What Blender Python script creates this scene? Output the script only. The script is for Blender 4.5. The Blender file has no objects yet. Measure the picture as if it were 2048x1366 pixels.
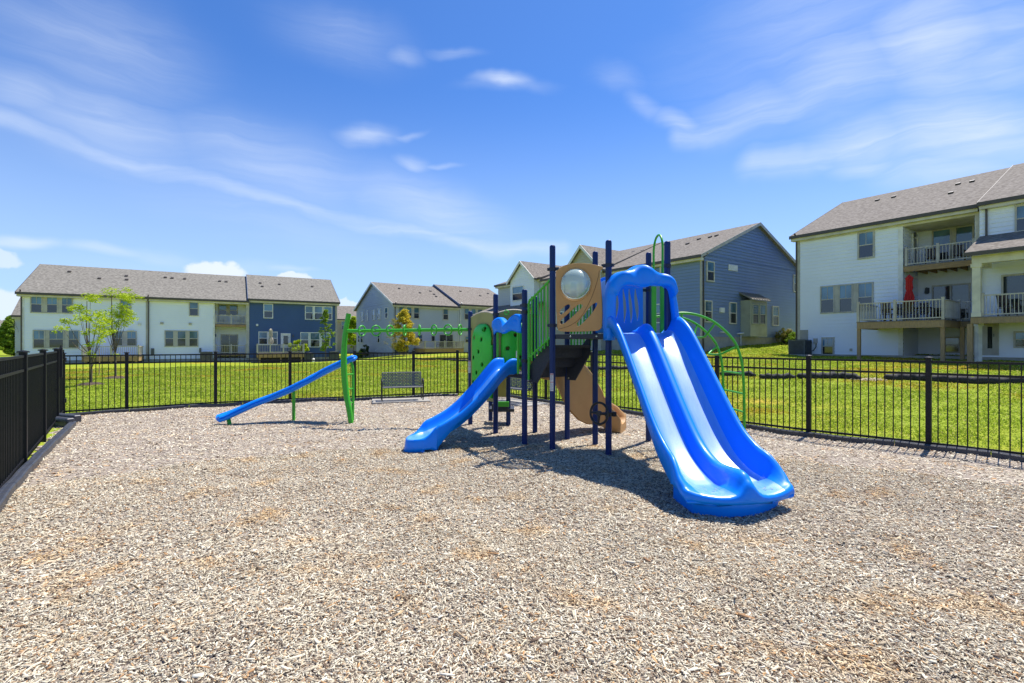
import bpy, bmesh, math, random
import numpy as np
from mathutils import Vector, Matrix
R = math.radians
random.seed(7); rng = np.random.default_rng(7)
SC = bpy.context.scene; COL = SC.collection

# ------------------------------------------------------------------ camera
EYE, FPX, HZ = 1.75, 967.0, 687.0          # eye height, focal length in pixels of the 2048 photo, horizon row
cam = bpy.data.cameras.new('camera'); camo = bpy.data.objects.new('camera', cam); COL.objects.link(camo)
cam.sensor_width = 36.0; cam.lens = 36.0 * FPX / 2048.0; cam.shift_y = 0.002
cam.clip_start = 0.05; cam.clip_end = 3000
camo.location = (0, 0, EYE); camo.rotation_euler = (R(90), 0, 0); SC.camera = camo

# ------------------------------------------------------------------ light
SUN_AZ = Vector((0.72, 0.69, 0)).normalized(); SUN_EL = R(64)
SUN_DIR = Vector((SUN_AZ.x * math.cos(SUN_EL), SUN_AZ.y * math.cos(SUN_EL), math.sin(SUN_EL)))
sl = bpy.data.lights.new('sun', 'SUN'); sl.energy = 4.4; sl.angle = R(0.5); sl.color = (1.0, 0.95, 0.87)
so = bpy.data.objects.new('sun', sl); COL.objects.link(so)
so.rotation_euler = SUN_DIR.to_track_quat('Z', 'Y').to_euler(); so.location = (20, 20, 40)
SC.view_settings.view_transform = 'Standard'; SC.view_settings.look = 'None'
SC.view_settings.exposure = 0.74; SC.view_settings.gamma = 1.0
SC.view_settings.use_curve_mapping = False

# ------------------------------------------------------------------ sky with cirrus, laid out by compass direction
world = bpy.data.worlds.new('World'); SC.world = world; world.use_nodes = True
def build_sky():
    nt = world.node_tree; N = nt.nodes; L = nt.links; N.clear()
    def nd(t, **k):
        n = N.new(t)
        for a, b in k.items(): setattr(n, a, b)
        return n
    def put(sock, v):
        if isinstance(v, (int, float, tuple)): sock.default_value = v
        else: L.new(v, sock)
    def math_(op, a, b=0.0):
        n = nd('ShaderNodeMath', operation=op); put(n.inputs[0], a); put(n.inputs[1], b); return n.outputs[0]
    sky = nd('ShaderNodeTexSky', sky_type='NISHITA'); sky.sun_disc = False
    sky.sun_elevation = SUN_EL; sky.sun_rotation = math.atan2(SUN_AZ.x, SUN_AZ.y)
    sky.air_density = 1.0; sky.dust_density = 0.35; sky.ozone_density = 2.6; sky.altitude = 100
    tc = nd('ShaderNodeTexCoord'); sp = nd('ShaderNodeSeparateXYZ'); L.new(tc.outputs['Generated'], sp.inputs[0])
    az = math_('ARCTAN2', sp.outputs[0], sp.outputs[1]); el = math_('ARCSINE', sp.outputs[2])
    cb = nd('ShaderNodeCombineXYZ'); put(cb.inputs[0], az); put(cb.inputs[1], el)
    # wisps: wobble the coordinates a little
    nz = nd('ShaderNodeTexNoise'); nz.inputs['Scale'].default_value = 5.0; nz.inputs['Detail'].default_value = 4
    L.new(cb.outputs[0], nz.inputs['Vector'])
    sub = nd('ShaderNodeVectorMath', operation='SUBTRACT'); L.new(nz.outputs['Color'], sub.inputs[0]); sub.inputs[1].default_value = (.5, .5, .5)
    scl = nd('ShaderNodeVectorMath', operation='SCALE'); L.new(sub.outputs[0], scl.inputs[0]); scl.inputs['Scale'].default_value = 0.075
    wob = nd('ShaderNodeVectorMath', operation='ADD'); L.new(cb.outputs[0], wob.inputs[0]); L.new(scl.outputs[0], wob.inputs[1])
    def ang(x, y):
        a = math.atan((x - 1024) / FPX); return a, math.atan((HZ - y) / FPX * math.cos(a))
    def stroke(p, q, wpx, power, vec, hard=False, cap=False):
        a0, e0 = ang(*p); a1, e1 = ang(*q)
        ln = math.hypot(a1 - a0, e1 - e0); w = wpx / FPX
        m = nd('ShaderNodeMapping', vector_type='TEXTURE'); L.new(vec, m.inputs[0])
        m.inputs['Location'].default_value = ((a0 + a1) / 2, (e0 + e1) / 2, 0)
        m.inputs['Rotation'].default_value = (0, 0, math.atan2(e1 - e0, a1 - a0))
        m.inputs['Scale'].default_value = (w, w, 1) if cap else (ln / 2 + w, w, 1)
        le = nd('ShaderNodeVectorMath', operation='LENGTH'); L.new(m.outputs[0], le.inputs[0])
        if cap:  # distance to the segment itself, so that chained strokes join without beads
            sx = nd('ShaderNodeSeparateXYZ'); L.new(m.outputs[0], sx.inputs[0]); cx = nd('ShaderNodeCombineXYZ')
            put(cx.inputs[0], math_('MAXIMUM', math_('SUBTRACT', math_('ABSOLUTE', sx.outputs[0]), ln / 2 / w), 0.0)); L.new(sx.outputs[1], cx.inputs[1]); L.new(cx.outputs[0], le.inputs[0])
        mr = nd('ShaderNodeMapRange', interpolation_type='SMOOTHERSTEP'); L.new(le.outputs['Value'], mr.inputs[0])
        mr.inputs[1].default_value = -.15 if not hard else 0.7; mr.inputs[2].default_value = 1.0
        mr.inputs[3].default_value = power; mr.inputs[4].default_value = 0.0
        return mr.outputs[0]
    S = []
    def chain(pts, w, p):
        for q, r in zip(pts, pts[1:]): S.append((q, r, w, p, True))
    chain([(-60, 222), (107, 268), (215, 301), (376, 349), (537, 403), (698, 446), (886, 478), (967, 505), (1130, 500)], 24, .36)      # long thin diagonal streak
    S += [((-40, 150), (420, 310), 105, .30), ((300, 240), (760, 390), 110, .32), ((640, 350), (1040, 470), 90, .38), ((560, 330), (830, 400), 60, .2), ((100, 300), (900, 520), 90, .14),
          ((-60, 165), (120, 195), 46, .34), ((100, 190), (300, 228), 34, .32), ((200, 210), (300, 222), 20, .2), ((20, 30), (360, 130), 130, .28), ((180, 122), (280, 132), 30, .16), ((310, 155), (410, 170), 22, .14),
          ((930, 168), (1080, 164), 22, .60), ((890, 176), (1130, 165), 20, .24), ((665, 270), (800, 262), 34, .46), ((720, 285), (800, 255), 24, .24), ((770, 272), (862, 262), 12, .24), ((790, 322), (850, 330), 24, .42), ((820, 335), (935, 325), 9, .30),
          ((780, 105), (850, 110), 26, .26), ((830, 100), (980, 104), 16, .24), ((540, 20), (820, 100), 80, .2)]
    S += [((1262, 175), (1330, 225), 30, .26), ((1300, 215), (1430, 258), 30, .40)]; chain([(1360, 262), (1420, 255), (1563, 228), (1680, 190), (1790, 150)], 36, .38)
    S += [((1360, 268), (1440, 262), 18, .26), ((1380, 240), (1640, 190), 75, .38), ((1540, 190), (1860, 100), 115, .42), ((1780, 60), (1960, 130), 115, .56), ((1860, 110), (2120, 120), 75, .42), ((1440, 70), (1860, 20), 150, .30), ((1900, 30), (2120, 90), 120, .34), ((1300, 120), (1700, 140), 110, .14)]
    chain([(1520, 327), (1600, 322), (1700, 292), (1800, 258), (1930, 232), (2120, 240)], 46, .36); S += [((1600, 305), (1880, 262), 70, .48), ((1760, 262), (2120, 262), 95, .64), ((1480, 326), (1620, 334), 9, .26), ((1620, 350), (1860, 330), 26, .40), ((1720, 352), (2080, 342), 46, .46), ((1560, 340), (1700, 328), 18, .3),
          ((1180, 140), (1300, 150), 40, .16), ((-80, 476), (160, 488), 17, .66), ((100, 484), (330, 508), 17, .52), ((220, 500), (400, 518), 22, .3), ((480, 525), (660, 543), 12, .30), ((300, 515), (620, 535), 22, .18), ((0, 540), (700, 560), 50, .16)]
    acc = None
    for s in S:
        o = stroke(*s[:4], wob.outputs[0], False, len(s) > 4); acc = o if acc is None else math_('MAXIMUM', acc, o)
    # fibrous streaks along the wind
    mp = nd('ShaderNodeMapping'); L.new(wob.outputs[0], mp.inputs[0]); mp.inputs['Rotation'].default_value = (0, 0, R(12)); mp.inputs['Scale'].default_value = (2.4, 26, 1)
    n2 = nd('ShaderNodeTexNoise'); n2.inputs['Scale'].default_value = 1.6; n2.inputs['Detail'].default_value = 7; n2.inputs['Roughness'].default_value = .62; n2.inputs['Distortion'].default_value = .6
    L.new(mp.outputs[0], n2.inputs['Vector'])
    r2 = nd('ShaderNodeMapRange'); L.new(n2.outputs['Fac'], r2.inputs[0]); r2.inputs[1].default_value = .28; r2.inputs[2].default_value = .68; r2.inputs[3].default_value = .52; r2.inputs[4].default_value = 1.2
    cir = math_('MULTIPLY', acc, r2.outputs[0])
    # heaped clouds low over the roofs
    n3 = nd('ShaderNodeTexNoise'); n3.inputs['Scale'].default_value = 34; n3.inputs['Detail'].default_value = 6; L.new(cb.outputs[0], n3.inputs['Vector'])
    s3 = nd('ShaderNodeVectorMath', operation='SUBTRACT'); L.new(n3.outputs['Color'], s3.inputs[0]); s3.inputs[1].default_value = (.5, .5, .5)
    s4 = nd('ShaderNodeVectorMath', operation='SCALE'); L.new(s3.outputs[0], s4.inputs[0]); s4.inputs['Scale'].default_value = .032
    w3 = nd('ShaderNodeVectorMath', operation='ADD'); L.new(cb.outputs[0], w3.inputs[0]); L.new(s4.outputs[0], w3.inputs[1])
    cum = None
    for s in [((395, 548), (470, 550), 24, .9), ((560, 562), (610, 564), 18, .85), ((-90, 620), (45, 622), 30, .8), ((670, 610), (720, 612), 14, .7), ((-40, 510), (10, 520), 20, .6)]:
        o = stroke(*s, w3.outputs[0], True); cum = o if cum is None else math_('ADD', cum, o)
    # whitening towards the horizon
    hz = nd('ShaderNodeMapRange', interpolation_type='SMOOTHSTEP'); put(hz.inputs[0], el); hz.inputs[1].default_value = 0.0; hz.inputs[2].default_value = .50; hz.inputs[3].default_value = .60; hz.inputs[4].default_value = 0.0
    # cloud cover only above the horizon
    fac = math_('MINIMUM', math_('ADD', cir, cum), 1.0)
    tint = nd('ShaderNodeMix', data_type='RGBA', blend_type='MULTIPLY'); tint.inputs[0].default_value = 1.0
    L.new(sky.outputs[0], tint.inputs[6]); tint.inputs[7].default_value = SKY_TINT
    m0 = nd('ShaderNodeMix', data_type='RGBA'); put(m0.inputs[0], hz.outputs[0]); L.new(tint.outputs[2], m0.inputs[6]); m0.inputs[7].default_value = SKY_HAZE
    m1 = nd('ShaderNodeMix', data_type='RGBA'); put(m1.inputs[0], fac); L.new(m0.outputs[2], m1.inputs[6]); m1.inputs[7].default_value = SKY_CLOUD
    bg = nd('ShaderNodeBackground'); L.new(m1.outputs[2], bg.inputs[0]); bg.inputs[1].default_value = SKY_STR
    out = nd('ShaderNodeOutputWorld'); L.new(bg.outputs[0], out.inputs[0])
SKY_STR = 0.096; SKY_TINT = (.40, .69, 1.10, 1); SKY_HAZE = (4.3, 5.5, 7.2, 1); SKY_CLOUD = (5.4, 6.0, 6.9, 1)
build_sky()

# ------------------------------------------------------------------ helpers: tags, materials, meshes
def tag(o, label, cat, group=None):
    o['label'] = label; o['category'] = cat
    if group: o['group'] = group
    return o
def thing(name, loc, label, cat, group=None):
    o = bpy.data.objects.new(name, None); COL.objects.link(o); o.location = loc; o.empty_display_size = .2
    return tag(o, label, cat, group)
def root_of(o):
    while o.parent: o = o.parent
    return o
def dup(src, loc, rz=None, label=None, parent=None):
    c = src.copy(); COL.objects.link(c)
    if parent is None:
        c.location = loc
        if rz is not None: c.rotation_euler = (0, 0, rz)
        if label: c['label'] = label
    else: c.parent = parent
    for ch in src.children: dup(ch, None, parent=c)
    return c

def mat(name, col, rough=.6, metal=0.0, col2=None, nscale=8.0, lo=.4, hi=.6, bump=0.0, bscale=60.0, spec=.5, coat=0.0, detail=4.0, stretch=None):
    m = bpy.data.materials.new(name); m.use_nodes = True; nt = m.node_tree; b = nt.nodes['Principled BSDF']
    c4 = tuple(col) + (1,)
    b.inputs['Base Color'].default_value = c4; b.inputs['Roughness'].default_value = rough; b.inputs['Metallic'].default_value = metal
    b.inputs['Specular IOR Level'].default_value = spec; b.inputs['Coat Weight'].default_value = coat; b.inputs['Coat Roughness'].default_value = .12
    tc = nt.nodes.new('ShaderNodeTexCoord'); vec = tc.outputs['Object']
    if stretch:
        mp = nt.nodes.new('ShaderNodeMapping'); mp.inputs['Scale'].default_value = stretch; nt.links.new(vec, mp.inputs[0]); vec = mp.outputs[0]
    if col2 is None: col2 = tuple(v * .82 for v in col)
    n = nt.nodes.new('ShaderNodeTexNoise'); n.inputs['Scale'].default_value = nscale; n.inputs['Detail'].default_value = detail; nt.links.new(vec, n.inputs['Vector'])
    r = nt.nodes.new('ShaderNodeValToRGB'); r.color_ramp.elements[0].position = lo; r.color_ramp.elements[1].position = hi
    r.color_ramp.elements[0].color = tuple(col2) + (1,); r.color_ramp.elements[1].color = c4
    nt.links.new(n.outputs['Fac'], r.inputs[0]); nt.links.new(r.outputs[0], b.inputs['Base Color'])
    if bump:
        n2 = nt.nodes.new('ShaderNodeTexNoise'); n2.inputs['Scale'].default_value = bscale; n2.inputs['Detail'].default_value = 3; nt.links.new(vec, n2.inputs['Vector'])
        bp = nt.nodes.new('ShaderNodeBump'); bp.inputs['Strength'].default_value = bump; bp.inputs['Distance'].default_value = .01
        nt.links.new(n2.outputs['Fac'], bp.inputs['Height']); nt.links.new(bp.outputs[0], b.inputs['Normal'])
    return m
def island_mat(name, stops, rough=.8, patch=None, trans=0.0, spec=.2, patch2=None):
    """colour by mesh island (one chip, one leaf), optionally shifted by a large patch noise"""
    m = bpy.data.materials.new(name); m.use_nodes = True; nt = m.node_tree; b = nt.nodes['Principled BSDF']
    b.inputs['Roughness'].default_value = rough; b.inputs['Specular IOR Level'].default_value = spec
    g = nt.nodes.new('ShaderNodeNewGeometry'); r = nt.nodes.new('ShaderNodeValToRGB')
    e = r.color_ramp.elements
    while len(e) < len(stops): e.new(.5)
    for i, (p, c) in enumerate(stops): e[i].position = p; e[i].color = tuple(c) + (1,)
    nt.links.new(g.outputs['Random Per Island'], r.inputs[0]); out = r.outputs[0]
    if patch:
        col, sc, lo, hi, amt = patch
        tc = nt.nodes.new('ShaderNodeTexCoord'); n = nt.nodes.new('ShaderNodeTexNoise'); n.inputs['Scale'].default_value = sc; n.inputs['Detail'].default_value = 5
        nt.links.new(tc.outputs['Object'], n.inputs['Vector'])
        mr = nt.nodes.new('ShaderNodeMapRange'); mr.inputs[1].default_value = lo; mr.inputs[2].default_value = hi; mr.inputs[4].default_value = amt
        nt.links.new(n.outputs['Fac'], mr.inputs[0])
        mx = nt.nodes.new('ShaderNodeMix'); mx.data_type = 'RGBA'; mx.blend_type = 'MULTIPLY'; mx.inputs[7].default_value = tuple(col) + (1,)
        nt.links.new(mr.outputs[0], mx.inputs[0]); nt.links.new(out, mx.inputs[6]); out = mx.outputs[2]
    if patch2:
        col, sc, lo, hi, amt = patch2; n = nt.nodes.new('ShaderNodeTexNoise'); n.inputs['Scale'].default_value = sc; n.inputs['Detail'].default_value = 6; tc = nt.nodes.new('ShaderNodeTexCoord'); nt.links.new(tc.outputs['Object'], n.inputs['Vector'])
        mr = nt.nodes.new('ShaderNodeMapRange'); mr.inputs[1].default_value = lo; mr.inputs[2].default_value = hi; mr.inputs[4].default_value = amt; nt.links.new(n.outputs['Fac'], mr.inputs[0])
        mx = nt.nodes.new('ShaderNodeMix'); mx.data_type = 'RGBA'; mx.blend_type = 'MULTIPLY'; mx.inputs[7].default_value = tuple(col) + (1,); nt.links.new(mr.outputs[0], mx.inputs[0]); nt.links.new(out, mx.inputs[6]); out = mx.outputs[2]
    nt.links.new(out, b.inputs['Base Color'])
    if trans:
        t = nt.nodes.new('ShaderNodeBsdfTranslucent'); nt.links.new(out, t.inputs[0])
        ms = nt.nodes.new('ShaderNodeMixShader'); ms.inputs[0].default_value = trans
        o = nt.nodes['Material Output']; nt.links.new(b.outputs[0], ms.inputs[1]); nt.links.new(t.outputs[0], ms.inputs[2]); nt.links.new(ms.outputs[0], o.inputs[0])
    return m

class MB:
    """collects boxes, tubes and strips in world coordinates, links them as ONE mesh object"""
    def __init__(s): s.v = []; s.f = []; s.mi = []
    def add(s, vs, fs, mi=0):
        o = len(s.v); s.v += [tuple(p) for p in vs]; s.f += [tuple(i + o for i in f) for f in fs]; s.mi += [mi] * len(fs); return s
    def quad(s, a, b, c, d, mi=0): return s.add([a, b, c, d], [(0, 1, 2, 3)], mi)
    def hexa(s, p, mi=0):  # 8 corners: bottom ring, top ring
        return s.add(p, [(0, 3, 2, 1), (4, 5, 6, 7), (0, 1, 5, 4), (1, 2, 6, 5), (2, 3, 7, 6), (3, 0, 4, 7)], mi)
    def box(s, x0, x1, y0, y1, z0, z1, mi=0):
        return s.hexa([(x0, y0, z0), (x1, y0, z0), (x1, y1, z0), (x0, y1, z0), (x0, y0, z1), (x1, y0, z1), (x1, y1, z1), (x0, y1, z1)], mi)
    def bar(s, a, b, w, h, mi=0, up=(0, 0, 1)):  # square bar from a to b
        a = Vector(a); b = Vector(b); t = (b - a).normalized(); u = Vector(up)
        if abs(t.dot(u)) > .98: u = Vector((0, 1, 0)) if abs(t.y) < .9 else Vector((1, 0, 0))
        r = t.cross(u).normalized(); u = r.cross(t)
        c = []
        for p in (a, b):
            for i, j in ((-1, -1), (1, -1), (1, 1), (-1, 1)): c.append(p + r * (i * w / 2) + u * (j * h / 2))
        return s.hexa(c, mi)
    def tube(s, pts, r, n=10, mi=0, cap=True, closed=False):
        P = [Vector(p) for p in pts]; k = len(P); rs = r if isinstance(r, (list, tuple)) else [r] * k
        T = []
        for i in range(k):
            a = P[(i - 1) % k] if (i or closed) else P[i]; b = P[(i + 1) % k] if (i < k - 1 or closed) else P[i]
            T.append((b - a).normalized())
        nrm = T[0].orthogonal().normalized(); rings = []
        for i in range(k):
            nrm = (nrm - T[i] * nrm.dot(T[i])).normalized(); bi = T[i].cross(nrm)
            rings.append([P[i] + (nrm * math.cos(2 * math.pi * j / n) + bi * math.sin(2 * math.pi * j / n)) * rs[i] for j in range(n)])
        vs = [p for q in rings for p in q]; fs = []
        for i in range(k if closed else k - 1):
            for j in range(n):
                a = i * n + j; b = i * n + (j + 1) % n; i2 = (i + 1) % k
                fs.append((a, b, i2 * n + (j + 1) % n, i2 * n + j))
        if cap and not closed: fs += [tuple(range(n))[::-1], tuple((k - 1) * n + j for j in range(n))]
        return s.add(vs, fs, mi)
    def loft(s, rings, mi=0, cap=True, closed=True):
        n = len(rings[0]); vs = [p for q in rings for p in q]; fs = []
        for i in range(len(rings) - 1):
            for j in range(n if closed else n - 1):
                fs.append((i * n + j, i * n + (j + 1) % n, (i + 1) * n + (j + 1) % n, (i + 1) * n + j))
        if cap: fs += [tuple(range(n))[::-1], tuple((len(rings) - 1) * n + j for j in range(n))]
        return s.add(vs, fs, mi)
    def build(s, name, mats, parent=None, loc=None, smooth=None, bevel=0.0, seg=2, subsurf=0):
        if not isinstance(mats, (list, tuple)): mats = [mats]
        off = Vector(root_of(parent).location) if parent else Vector(loc if loc else (0, 0, 0))
        me = bpy.data.meshes.new(name)
        me.from_pydata([(p[0] - off.x, p[1] - off.y, p[2] - off.z) for p in s.v], [], s.f)
        for m in mats: me.materials.append(m)
        me.polygons.foreach_set('material_index', s.mi)
        bm = bmesh.new(); bm.from_mesh(me); bmesh.ops.recalc_face_normals(bm, faces=bm.faces); bm.to_mesh(me); bm.free()
        if smooth:
            me.polygons.foreach_set('use_smooth', [True] * len(me.polygons))
            if smooth < 180: me.set_sharp_from_angle(angle=R(smooth))
        o = bpy.data.objects.new(name, me); COL.objects.link(o)
        if parent: o.parent = parent
        else: o.location = off
        if bevel:
            b = o.modifiers.new('bevel', 'BEVEL'); b.width = bevel; b.segments = seg; b.limit_method = 'ANGLE'; b.angle_limit = R(35)
        if subsurf:
            b = o.modifiers.new('sub', 'SUBSURF'); b.levels = b.render_levels = subsurf
        return o
def spline(pts, n=8):
    """Catmull-Rom through the points"""
    P = [np.array(p, float) for p in pts]; P = [2 * P[0] - P[1]] + P + [2 * P[-1] - P[-2]]; out = []
    for i in range(1, len(P) - 2):
        for k in range(n):
            t = k / n; a, b, c, d = P[i - 1:i + 3]
            out.append(.5 * (2 * b + (c - a) * t + (2 * a - 5 * b + 4 * c - d) * t * t + (3 * b - a - 3 * c + d) * t ** 3))
    out.append(P[-2]); return out
def fast_mesh(name, verts, quads, material, parent=None, loc=None, smooth=False):
    """numpy arrays straight into a mesh (quads or triangles)"""
    me = bpy.data.meshes.new(name); nv = len(verts); nf, k = quads.shape
    off = np.array(root_of(parent).location if parent else (loc or (0, 0, 0)))
    me.vertices.add(nv); me.vertices.foreach_set('co', (verts - off).astype(np.float32).ravel())
    me.loops.add(nf * k); me.loops.foreach_set('vertex_index', quads.astype(np.int32).ravel())
    me.polygons.add(nf); me.polygons.foreach_set('loop_start', np.arange(0, nf * k, k, dtype=np.int32))
    if smooth: me.polygons.foreach_set('use_smooth', np.ones(nf, dtype=bool))
    me.materials.append(material); me.update(calc_edges=True)
    o = bpy.data.objects.new(name, me); COL.objects.link(o)
    if parent: o.parent = parent
    else: o.location = off
    return o
def plate(name, loops, thick, frame, material, parent, bev=0.006):
    """flat panel with see-through holes: loops[0] outline, the others holes; frame = origin, x axis, up axis (normal = y)"""
    cu = bpy.data.curves.new('tmp', 'CURVE'); cu.dimensions = '2D'; cu.fill_mode = 'BOTH'; cu.extrude = thick / 2 - bev; cu.bevel_depth = bev; cu.bevel_resolution = 2
    cu.offset = -bev
    for lp in loops:
        sp = cu.splines.new('POLY'); sp.points.add(len(lp) - 1); sp.use_cyclic_u = True
        for q, p in zip(sp.points, lp): q.co = (p[0], p[1], 0, 1)
    ob = bpy.data.objects.new('tmp', cu); COL.objects.link(ob); dg = bpy.context.evaluated_depsgraph_get(); dg.update()
    me = bpy.data.meshes.new_from_object(ob.evaluated_get(dg)); me.name = name
    bpy.data.objects.remove(ob); bpy.data.curves.remove(cu)
    o3, ex, ez = [Vector(q) for q in frame]; n = ex.cross(ez); off = Vector(root_of(parent).location)
    for v in me.vertices: v.co = o3 + ex * v.co.x + ez * v.co.y + n * v.co.z - off
    me.materials.clear(); me.materials.append(material)
    me.polygons.foreach_set('use_smooth', [True] * len(me.polygons)); me.set_sharp_from_angle(angle=R(40))
    o = bpy.data.objects.new(name, me); COL.objects.link(o); o.parent = parent; return o
def rounded(pts, n=6): return [tuple(p) for p in spline(list(pts) + [pts[0]], n)][:-1]
def circle(cx, cy, r, n=40): return [(cx + r * math.cos(2 * math.pi * i / n), cy + r * math.sin(2 * math.pi * i / n)) for i in range(n)]

def gpt(x, y, z=0.0):
    """point at height z whose sight line crosses photo pixel (x, y)"""
    D = FPX * (EYE - z) / (y - HZ); return Vector(((x - 1024) / FPX * D, D, z))
def dpt(x, y, D): return Vector(((x - 1024) / FPX * D, D, EYE - (y - HZ) / FPX * D))

# ------------------------------------------------------------------ materials
M = {}
def roof_mat(name, c1, c2):
    m = mat(name, c1, .95, col2=c2, nscale=5.5, lo=.35, hi=.65, bump=.6, bscale=22, detail=8, spec=.2, stretch=(1, 1, 2.2))
    return m
M['white_siding'] = mat('white_siding', (.83, .86, .95), .55, col2=(.80, .83, .92), nscale=.6)
M['grey_siding'] = mat('grey_siding', (.50, .525, .56), .6, col2=(.47, .495, .53), nscale=.6)
M['navy_siding'] = mat('navy_siding', (.06, .112, .24), .5, col2=(.055, .103, .225), nscale=.6)
M['slate_siding'] = mat('slate_siding', (.185, .25, .41), .42, col2=(.172, .235, .39), nscale=.6)
M['tan_siding'] = mat('tan_siding', (.50, .46, .36), .6, col2=(.47, .43, .34), nscale=.6)
M['far_siding'] = mat('far_siding', (.42, .36, .32), .7, nscale=.6)
M['cream_trim'] = mat('cream_trim', (.66, .62, .52), .55, nscale=2)
M['taupe_trim'] = mat('taupe_trim', (.50, .47, .41), .55, nscale=2)
M['white_trim'] = mat('white_trim', (.80, .79, .76), .5, nscale=2)
M['sage_panel'] = mat('sage_panel', (.36, .37, .29), .6, nscale=1.5)
M['gutter'] = mat('gutter_brown', (.085, .068, .055), .45, nscale=3)
M['shingle'] = roof_mat('grey_shingle', (.27, .25, .215), (.148, .136, .116))
M['shingle_brown'] = roof_mat('brown_shingle', (.27, .24, .205), (.14, .12, .10))
M['foundation'] = mat('foundation_concrete', (.40, .39, .36), .85, col2=(.30, .29, .27), nscale=2.5, lo=.3, hi=.7)
M['rail_vinyl'] = mat('rail_vinyl', (.50, .46, .40), .45, nscale=3)
M['deck_wood'] = mat('deck_wood', (.42, .27, .12), .75, col2=(.26, .16, .075), nscale=3, lo=.3, hi=.7, stretch=(1, 1, 6), bump=.3)
M['post_wood'] = mat('post_wood', (.40, .27, .14), .75, col2=(.25, .17, .09), nscale=4, lo=.3, hi=.7, stretch=(8, 8, 1), bump=.3)
M['deck_grey'] = mat('deck_grey', (.2, .17, .145), .8, nscale=6)
M['underdeck_shade'] = mat('underdeck_shade_black', (.035, .03, .028), .9)  # near-black colour standing in for the shade under the decks
M['metal_roof'] = mat('seam_metal_roof', (.30, .27, .23), .4, metal=.3)
M['pvc'] = mat('white_pvc', (.78, .77, .74), .4)
M['ac_metal'] = mat('grey_metal_cabinet', (.11, .12, .13), .5, metal=.3, nscale=4)
M['concrete'] = mat('concrete_pad', (.36, .34, .30), .9, col2=(.28, .26, .23), nscale=4, lo=.3, hi=.7, bump=.3)
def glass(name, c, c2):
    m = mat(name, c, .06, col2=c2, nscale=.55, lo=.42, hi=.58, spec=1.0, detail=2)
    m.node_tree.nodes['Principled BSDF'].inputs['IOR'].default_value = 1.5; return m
M['glass_up'] = glass('sky_tinted_sash_glass', (.09, .21, .34), (.04, .10, .15))  # blue sky reflection painted into the base colour of the upper panes
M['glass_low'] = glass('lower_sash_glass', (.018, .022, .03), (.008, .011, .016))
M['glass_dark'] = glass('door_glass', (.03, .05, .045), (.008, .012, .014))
M['fence'] = mat('black_fence_powdercoat', (.012, .0115, .012), .5, col2=(.009, .0085, .009), nscale=20, spec=.3)
M['timber'] = mat('black_border_plastic', (.034, .038, .050), .45, col2=(.048, .050, .058), nscale=9, bump=.3)
M['navy_post'] = mat('navy_powdercoat', (.004, .024, .125), .38, col2=(.0038, .022, .115), nscale=3, spec=.28, bump=.05, bscale=200)
M['green'] = mat('green_powdercoat', (.055, .42, .025), .38, col2=(.05, .39, .022), nscale=4, spec=.45, bump=.06, bscale=200)
M['green_plastic'] = mat('green_plastic', (.035, .56, .035), .42, col2=(.03, .52, .03), nscale=3, bump=.12, bscale=160)
M['blue'] = mat('blue_plastic', (.0005, .225, .92), .40, col2=(.0005, .215, .89), nscale=2.5, spec=.28, bump=.05, bscale=220, coat=.10)
M['blue_bed'] = mat('blue_slide_bed', (.006, .23, .80), .40, col2=(.05, .29, .80), nscale=5, lo=.35, hi=.7, stretch=(9, 1, 1), detail=8, spec=1.0, bump=.06, bscale=240)
M['blue_bed'].node_tree.nodes['Principled BSDF'].inputs['IOR'].default_value = 1.95
M['tan'] = mat('tan_plastic', (.50, .275, .095), .5, col2=(.465, .25, .085), nscale=3, bump=.15, bscale=180)
M['tan_core'] = mat('pale_panel_core', (.62, .52, .38), .55)
M['olive'] = mat('olive_tan_panel', (.34, .31, .09), .5, nscale=3, bump=.12, bscale=180)
M['deck_coat'] = mat('dark_deck_coating', (.013, .018, .032), .6, col2=(.02, .026, .042), nscale=40, bump=.5, bscale=90)
M['clamp'] = mat('dark_clamp', (.010, .016, .042), .4, metal=.2)
M['bolt'] = mat('steel_bolt', (.5, .5, .5), .3, metal=.9)
M['black_plastic'] = mat('black_plastic', (.012, .012, .013), .45)
M['sticker'] = mat('white_sticker', (.75, .75, .74), .4); M['sticker_red'] = mat('red_sticker_band', (.55, .03, .03), .4); M['sticker_ink'] = mat('sticker_print', (.25, .25, .28), .5)
M['bench'] = mat('bench_grey_steel', (.17, .175, .17), .5, metal=.25, nscale=12)
M['bench_leg'] = mat('bench_dark_steel', (.035, .038, .036), .45, metal=.3)
M['sock'] = mat('black_mesh_sock', (.014, .014, .015), .8, col2=(.028, .027, .026), nscale=14, bump=.8, bscale=40)
M['soil'] = mat('brown_mulch_ring', (.10, .065, .042), .95, col2=(.045, .03, .02), nscale=25, bump=.9, bscale=60)
M['bark'] = mat('bark', (.13, .10, .075), .9, col2=(.07, .055, .04), nscale=14, stretch=(1, 1, .2), bump=.6, bscale=30)
M['bark_pale'] = mat('pale_bark', (.26, .21, .18), .9, col2=(.16, .125, .105), nscale=14, stretch=(1, 1, .2))
M['leaf_lime'] = island_mat('lime_leaves', [(0, (.22, .32, .012)), (.45, (.42, .54, .02)), (1, (.58, .66, .04))], trans=.4)
M['leaf_green'] = island_mat('green_leaves', [(0, (.10, .19, .015)), (.5, (.21, .33, .03)), (1, (.34, .45, .05))], trans=.35)
M['leaf_dark'] = island_mat('dark_leaves', [(0, (.02, .05, .01)), (.5, (.045, .09, .015)), (1, (.08, .13, .02))], trans=.2)
M['leaf_gold'] = island_mat('golden_leaves', [(0, (.32, .30, .03)), (.45, (.62, .52, .05)), (1, (.82, .62, .08))], trans=.4)
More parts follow.
